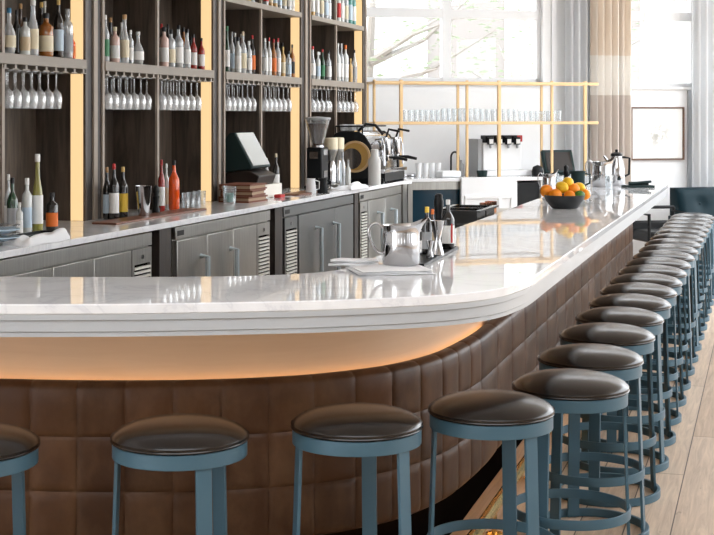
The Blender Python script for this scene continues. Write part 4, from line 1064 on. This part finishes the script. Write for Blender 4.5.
for x0, x1, z0, z1 in ((-hw,hw,hh-.015,hh),(-hw,hw,-hh,-hh+.015),(-hw,-hw+.015,-hh+.015,hh-.015),(hw-.015,hw,-hh+.015,hh-.015)): fb.box2(x0,x1,-.01,.028,z0,z1)
obj('frame', fb, M['walnut'], pic)
obj('sheet', MB().box2(-hw+.02,hw-.02,.005,.025,-hh+.02,hh-.02), M['drawing'], pic)
# sofa
sf = thing('sofa', 'dark tufted leather sofa with walnut frame in front of the sheer curtain', 'sofa', WP(S(689,-.95), -.95, 0), WA)
L_ = 1.9
bk_ = MB(); nx, nz = 60, 16
vs, fs = [], []
btn = [(.28+.40*i, .74) for i in range(4)]
for i in range(nx+1):
    for j in range(nz+1):
        x = L_*i/nx; z = .42+.50*j/nz
        d = 0
        for bx, bz in btn: d += .045*math.exp(-((x-bx)**2+(z-bz)**2)/.006)
        e = min(1, min(i, nx-i)/3, min(j, nz-j)/2.5)
        vs.append((x, .10+.14*(z-.42)/.46 + d + .05*(1-e)**2, z))
nb = len(vs)
vs += [(x, .42, z) for x, y, z in vs[:nb]]
w_ = nz+1
for i in range(nx):
    for j in range(nz):
        a = i*w_+j; fs += [(a, a+w_, a+w_+1, a+1), (nb+a, nb+a+1, nb+a+w_+1, nb+a+w_)]
for i in range(nx):
    for j in (0, nz): a = i*w_+j; fs.append((a, a+w_, nb+a+w_, nb+a))
for j in range(nz):
    for i in (0, nx): a = i*w_+j; fs.append((a, a+1, nb+a+1, nb+a))
bo = obj('backrest', MB().add(vs, fs), M['navy'], sf, smooth=70)
for bx, bz in btn: obj('button', MB().lathe([(.018,0),(.016,.008),(.003,.012)], 12, Matrix.Translation((bx, .10+.14*(bz-.42)/.46+.048, bz)) @ Matrix.Rotation(PI/2, 4, 'X')), M['navy'], bo)
obj('seat_cushion', MB().box2(.04,L_-.04,-.50,.12,.32,.46), M['navy'], sf, bevel=.03, seg=3)
obj('frame', MB().box2(0,L_,-.48,.36,.22,.30), M['walnut'], sf, bevel=.008)
for x0 in (-.07, L_):
    obj('armrest', MB().box2(x0,x0+.07,-.48,.34,.56,.61).box2(x0,x0+.07,-.48,-.42,.0,.56).box2(x0,x0+.07,.28,.34,.0,.56), M['navy'], sf, bevel=.008)
for x in (.1, L_-.1):
    for y in (-.42, .28): obj('leg', MB().lathe([(.016,0),(.026,.22)], 10, Matrix.Translation((x, y, 0))), M['walnut'], sf)
# tubular armchair beyond the stools
ac = thing('lounge_chair', 'low black lounge chair with square tubular arms beyond the bar end', 'chair', WP(S(661,-1.35), -1.35, 0), WA-.1)
for x in (-.27, .27):
    obj('arm_frame', MB().tube([(x,-.32,0),(x,-.32,.70),(x,.30,.70),(x,.30,0)], .018, 8), M['black'], ac)
obj('arm_frame', MB().tube([(-.27,.28,.74),(.27,.28,.74)], .018, 8).tube([(.27,.28,.74),(.27,.28,.45)], .018, 8).tube([(-.27,.28,.74),(-.27,.28,.45)], .018, 8), M['black'], ac)
obj('seat', MB().box2(-.25,.25,-.30,.28,.40,.52), M['black'], ac, bevel=.025, seg=3)
obj('backrest', MB().box2(-.25,.25,.20,.27,.50,.60), M['black'], ac, bevel=.02)
# ------------------------------------------------------------ outside the windows
struct('ground_exterior', MB().box(6, 33, -.06, 60, 30, .1), M['paving'], (0,0,0))
def tree(x, y, h, seed, label):
    r = random.Random(seed)
    t = thing('street_tree', label, 'tree', (x, y, 0), 0, 'trees outside the windows')
    tk = MB(); tk.tube([(0,0,0),(.05,.0,h*.25),(-.04,.05,h*.5),(.05,0,h*.8)], [.13,.11,.08,.04], 8)
    tips = []
    for k in range(9):
        a = r.uniform(0, 6.28); z0 = h*r.uniform(.25,.6); l = h*r.uniform(.25,.42)
        e = Vector((math.cos(a)*l, math.sin(a)*l, z0+l*r.uniform(.3,.9)))
        mid = Vector((math.cos(a)*l*.5, math.sin(a)*l*.5, z0+l*.2)) + Vector((0,0,r.uniform(0,.2)))
        tk.tube([(0,0,z0), mid, e], [.055,.035,.012], 6); tips += [e, mid.lerp(e, .6), mid]
    obj('trunk', tk, M['bark'], t)
    cr = MB()
    for e in tips:
        for k in range(26):
            p = e + Vector((r.gauss(0,.4), r.gauss(0,.4), r.gauss(0,.35))); s = r.uniform(.035,.075)
            Mx = Matrix.Translation(p) @ Matrix.Rotation(r.uniform(0,6), 4, 'Z') @ Matrix.Rotation(r.uniform(-1,1), 4, 'X')
            cr.add([(-s,0,0),(0,-s*.45,.01),(s,0,0),(0,s*.45,.01)], [(0,1,2,3)], Mx)
    obj('crown', cr, M['leaf'], t, smooth=0)
tree(.2, 20.5, 4.6, 1, 'leafy tree outside, seen through the left half of the first window')
tree(3.4, 24.5, 5.2, 2, 'leafy tree outside, seen through the right half of the first window')
tree(7.6, 23, 5.0, 3, 'leafy tree outside the second window')
bd = thing('brick_building', 'pale brick building across the street outside', 'building', (1.5, 32, 0), .1)
obj('facade', MB().box2(-12,14,0,6,0,9), M['brick'], bd)
for k in range(6):
    x = -7+3.2*k
    w_o = obj('window', MB().box2(x-.7,x+.7,-.06,.02,2.2,4.4), M['white'], bd)
    obj('window_pane', MB().box2(x-.6,x+.6,-.08,-.06,2.3,4.3), M['screen_grey'], w_o)
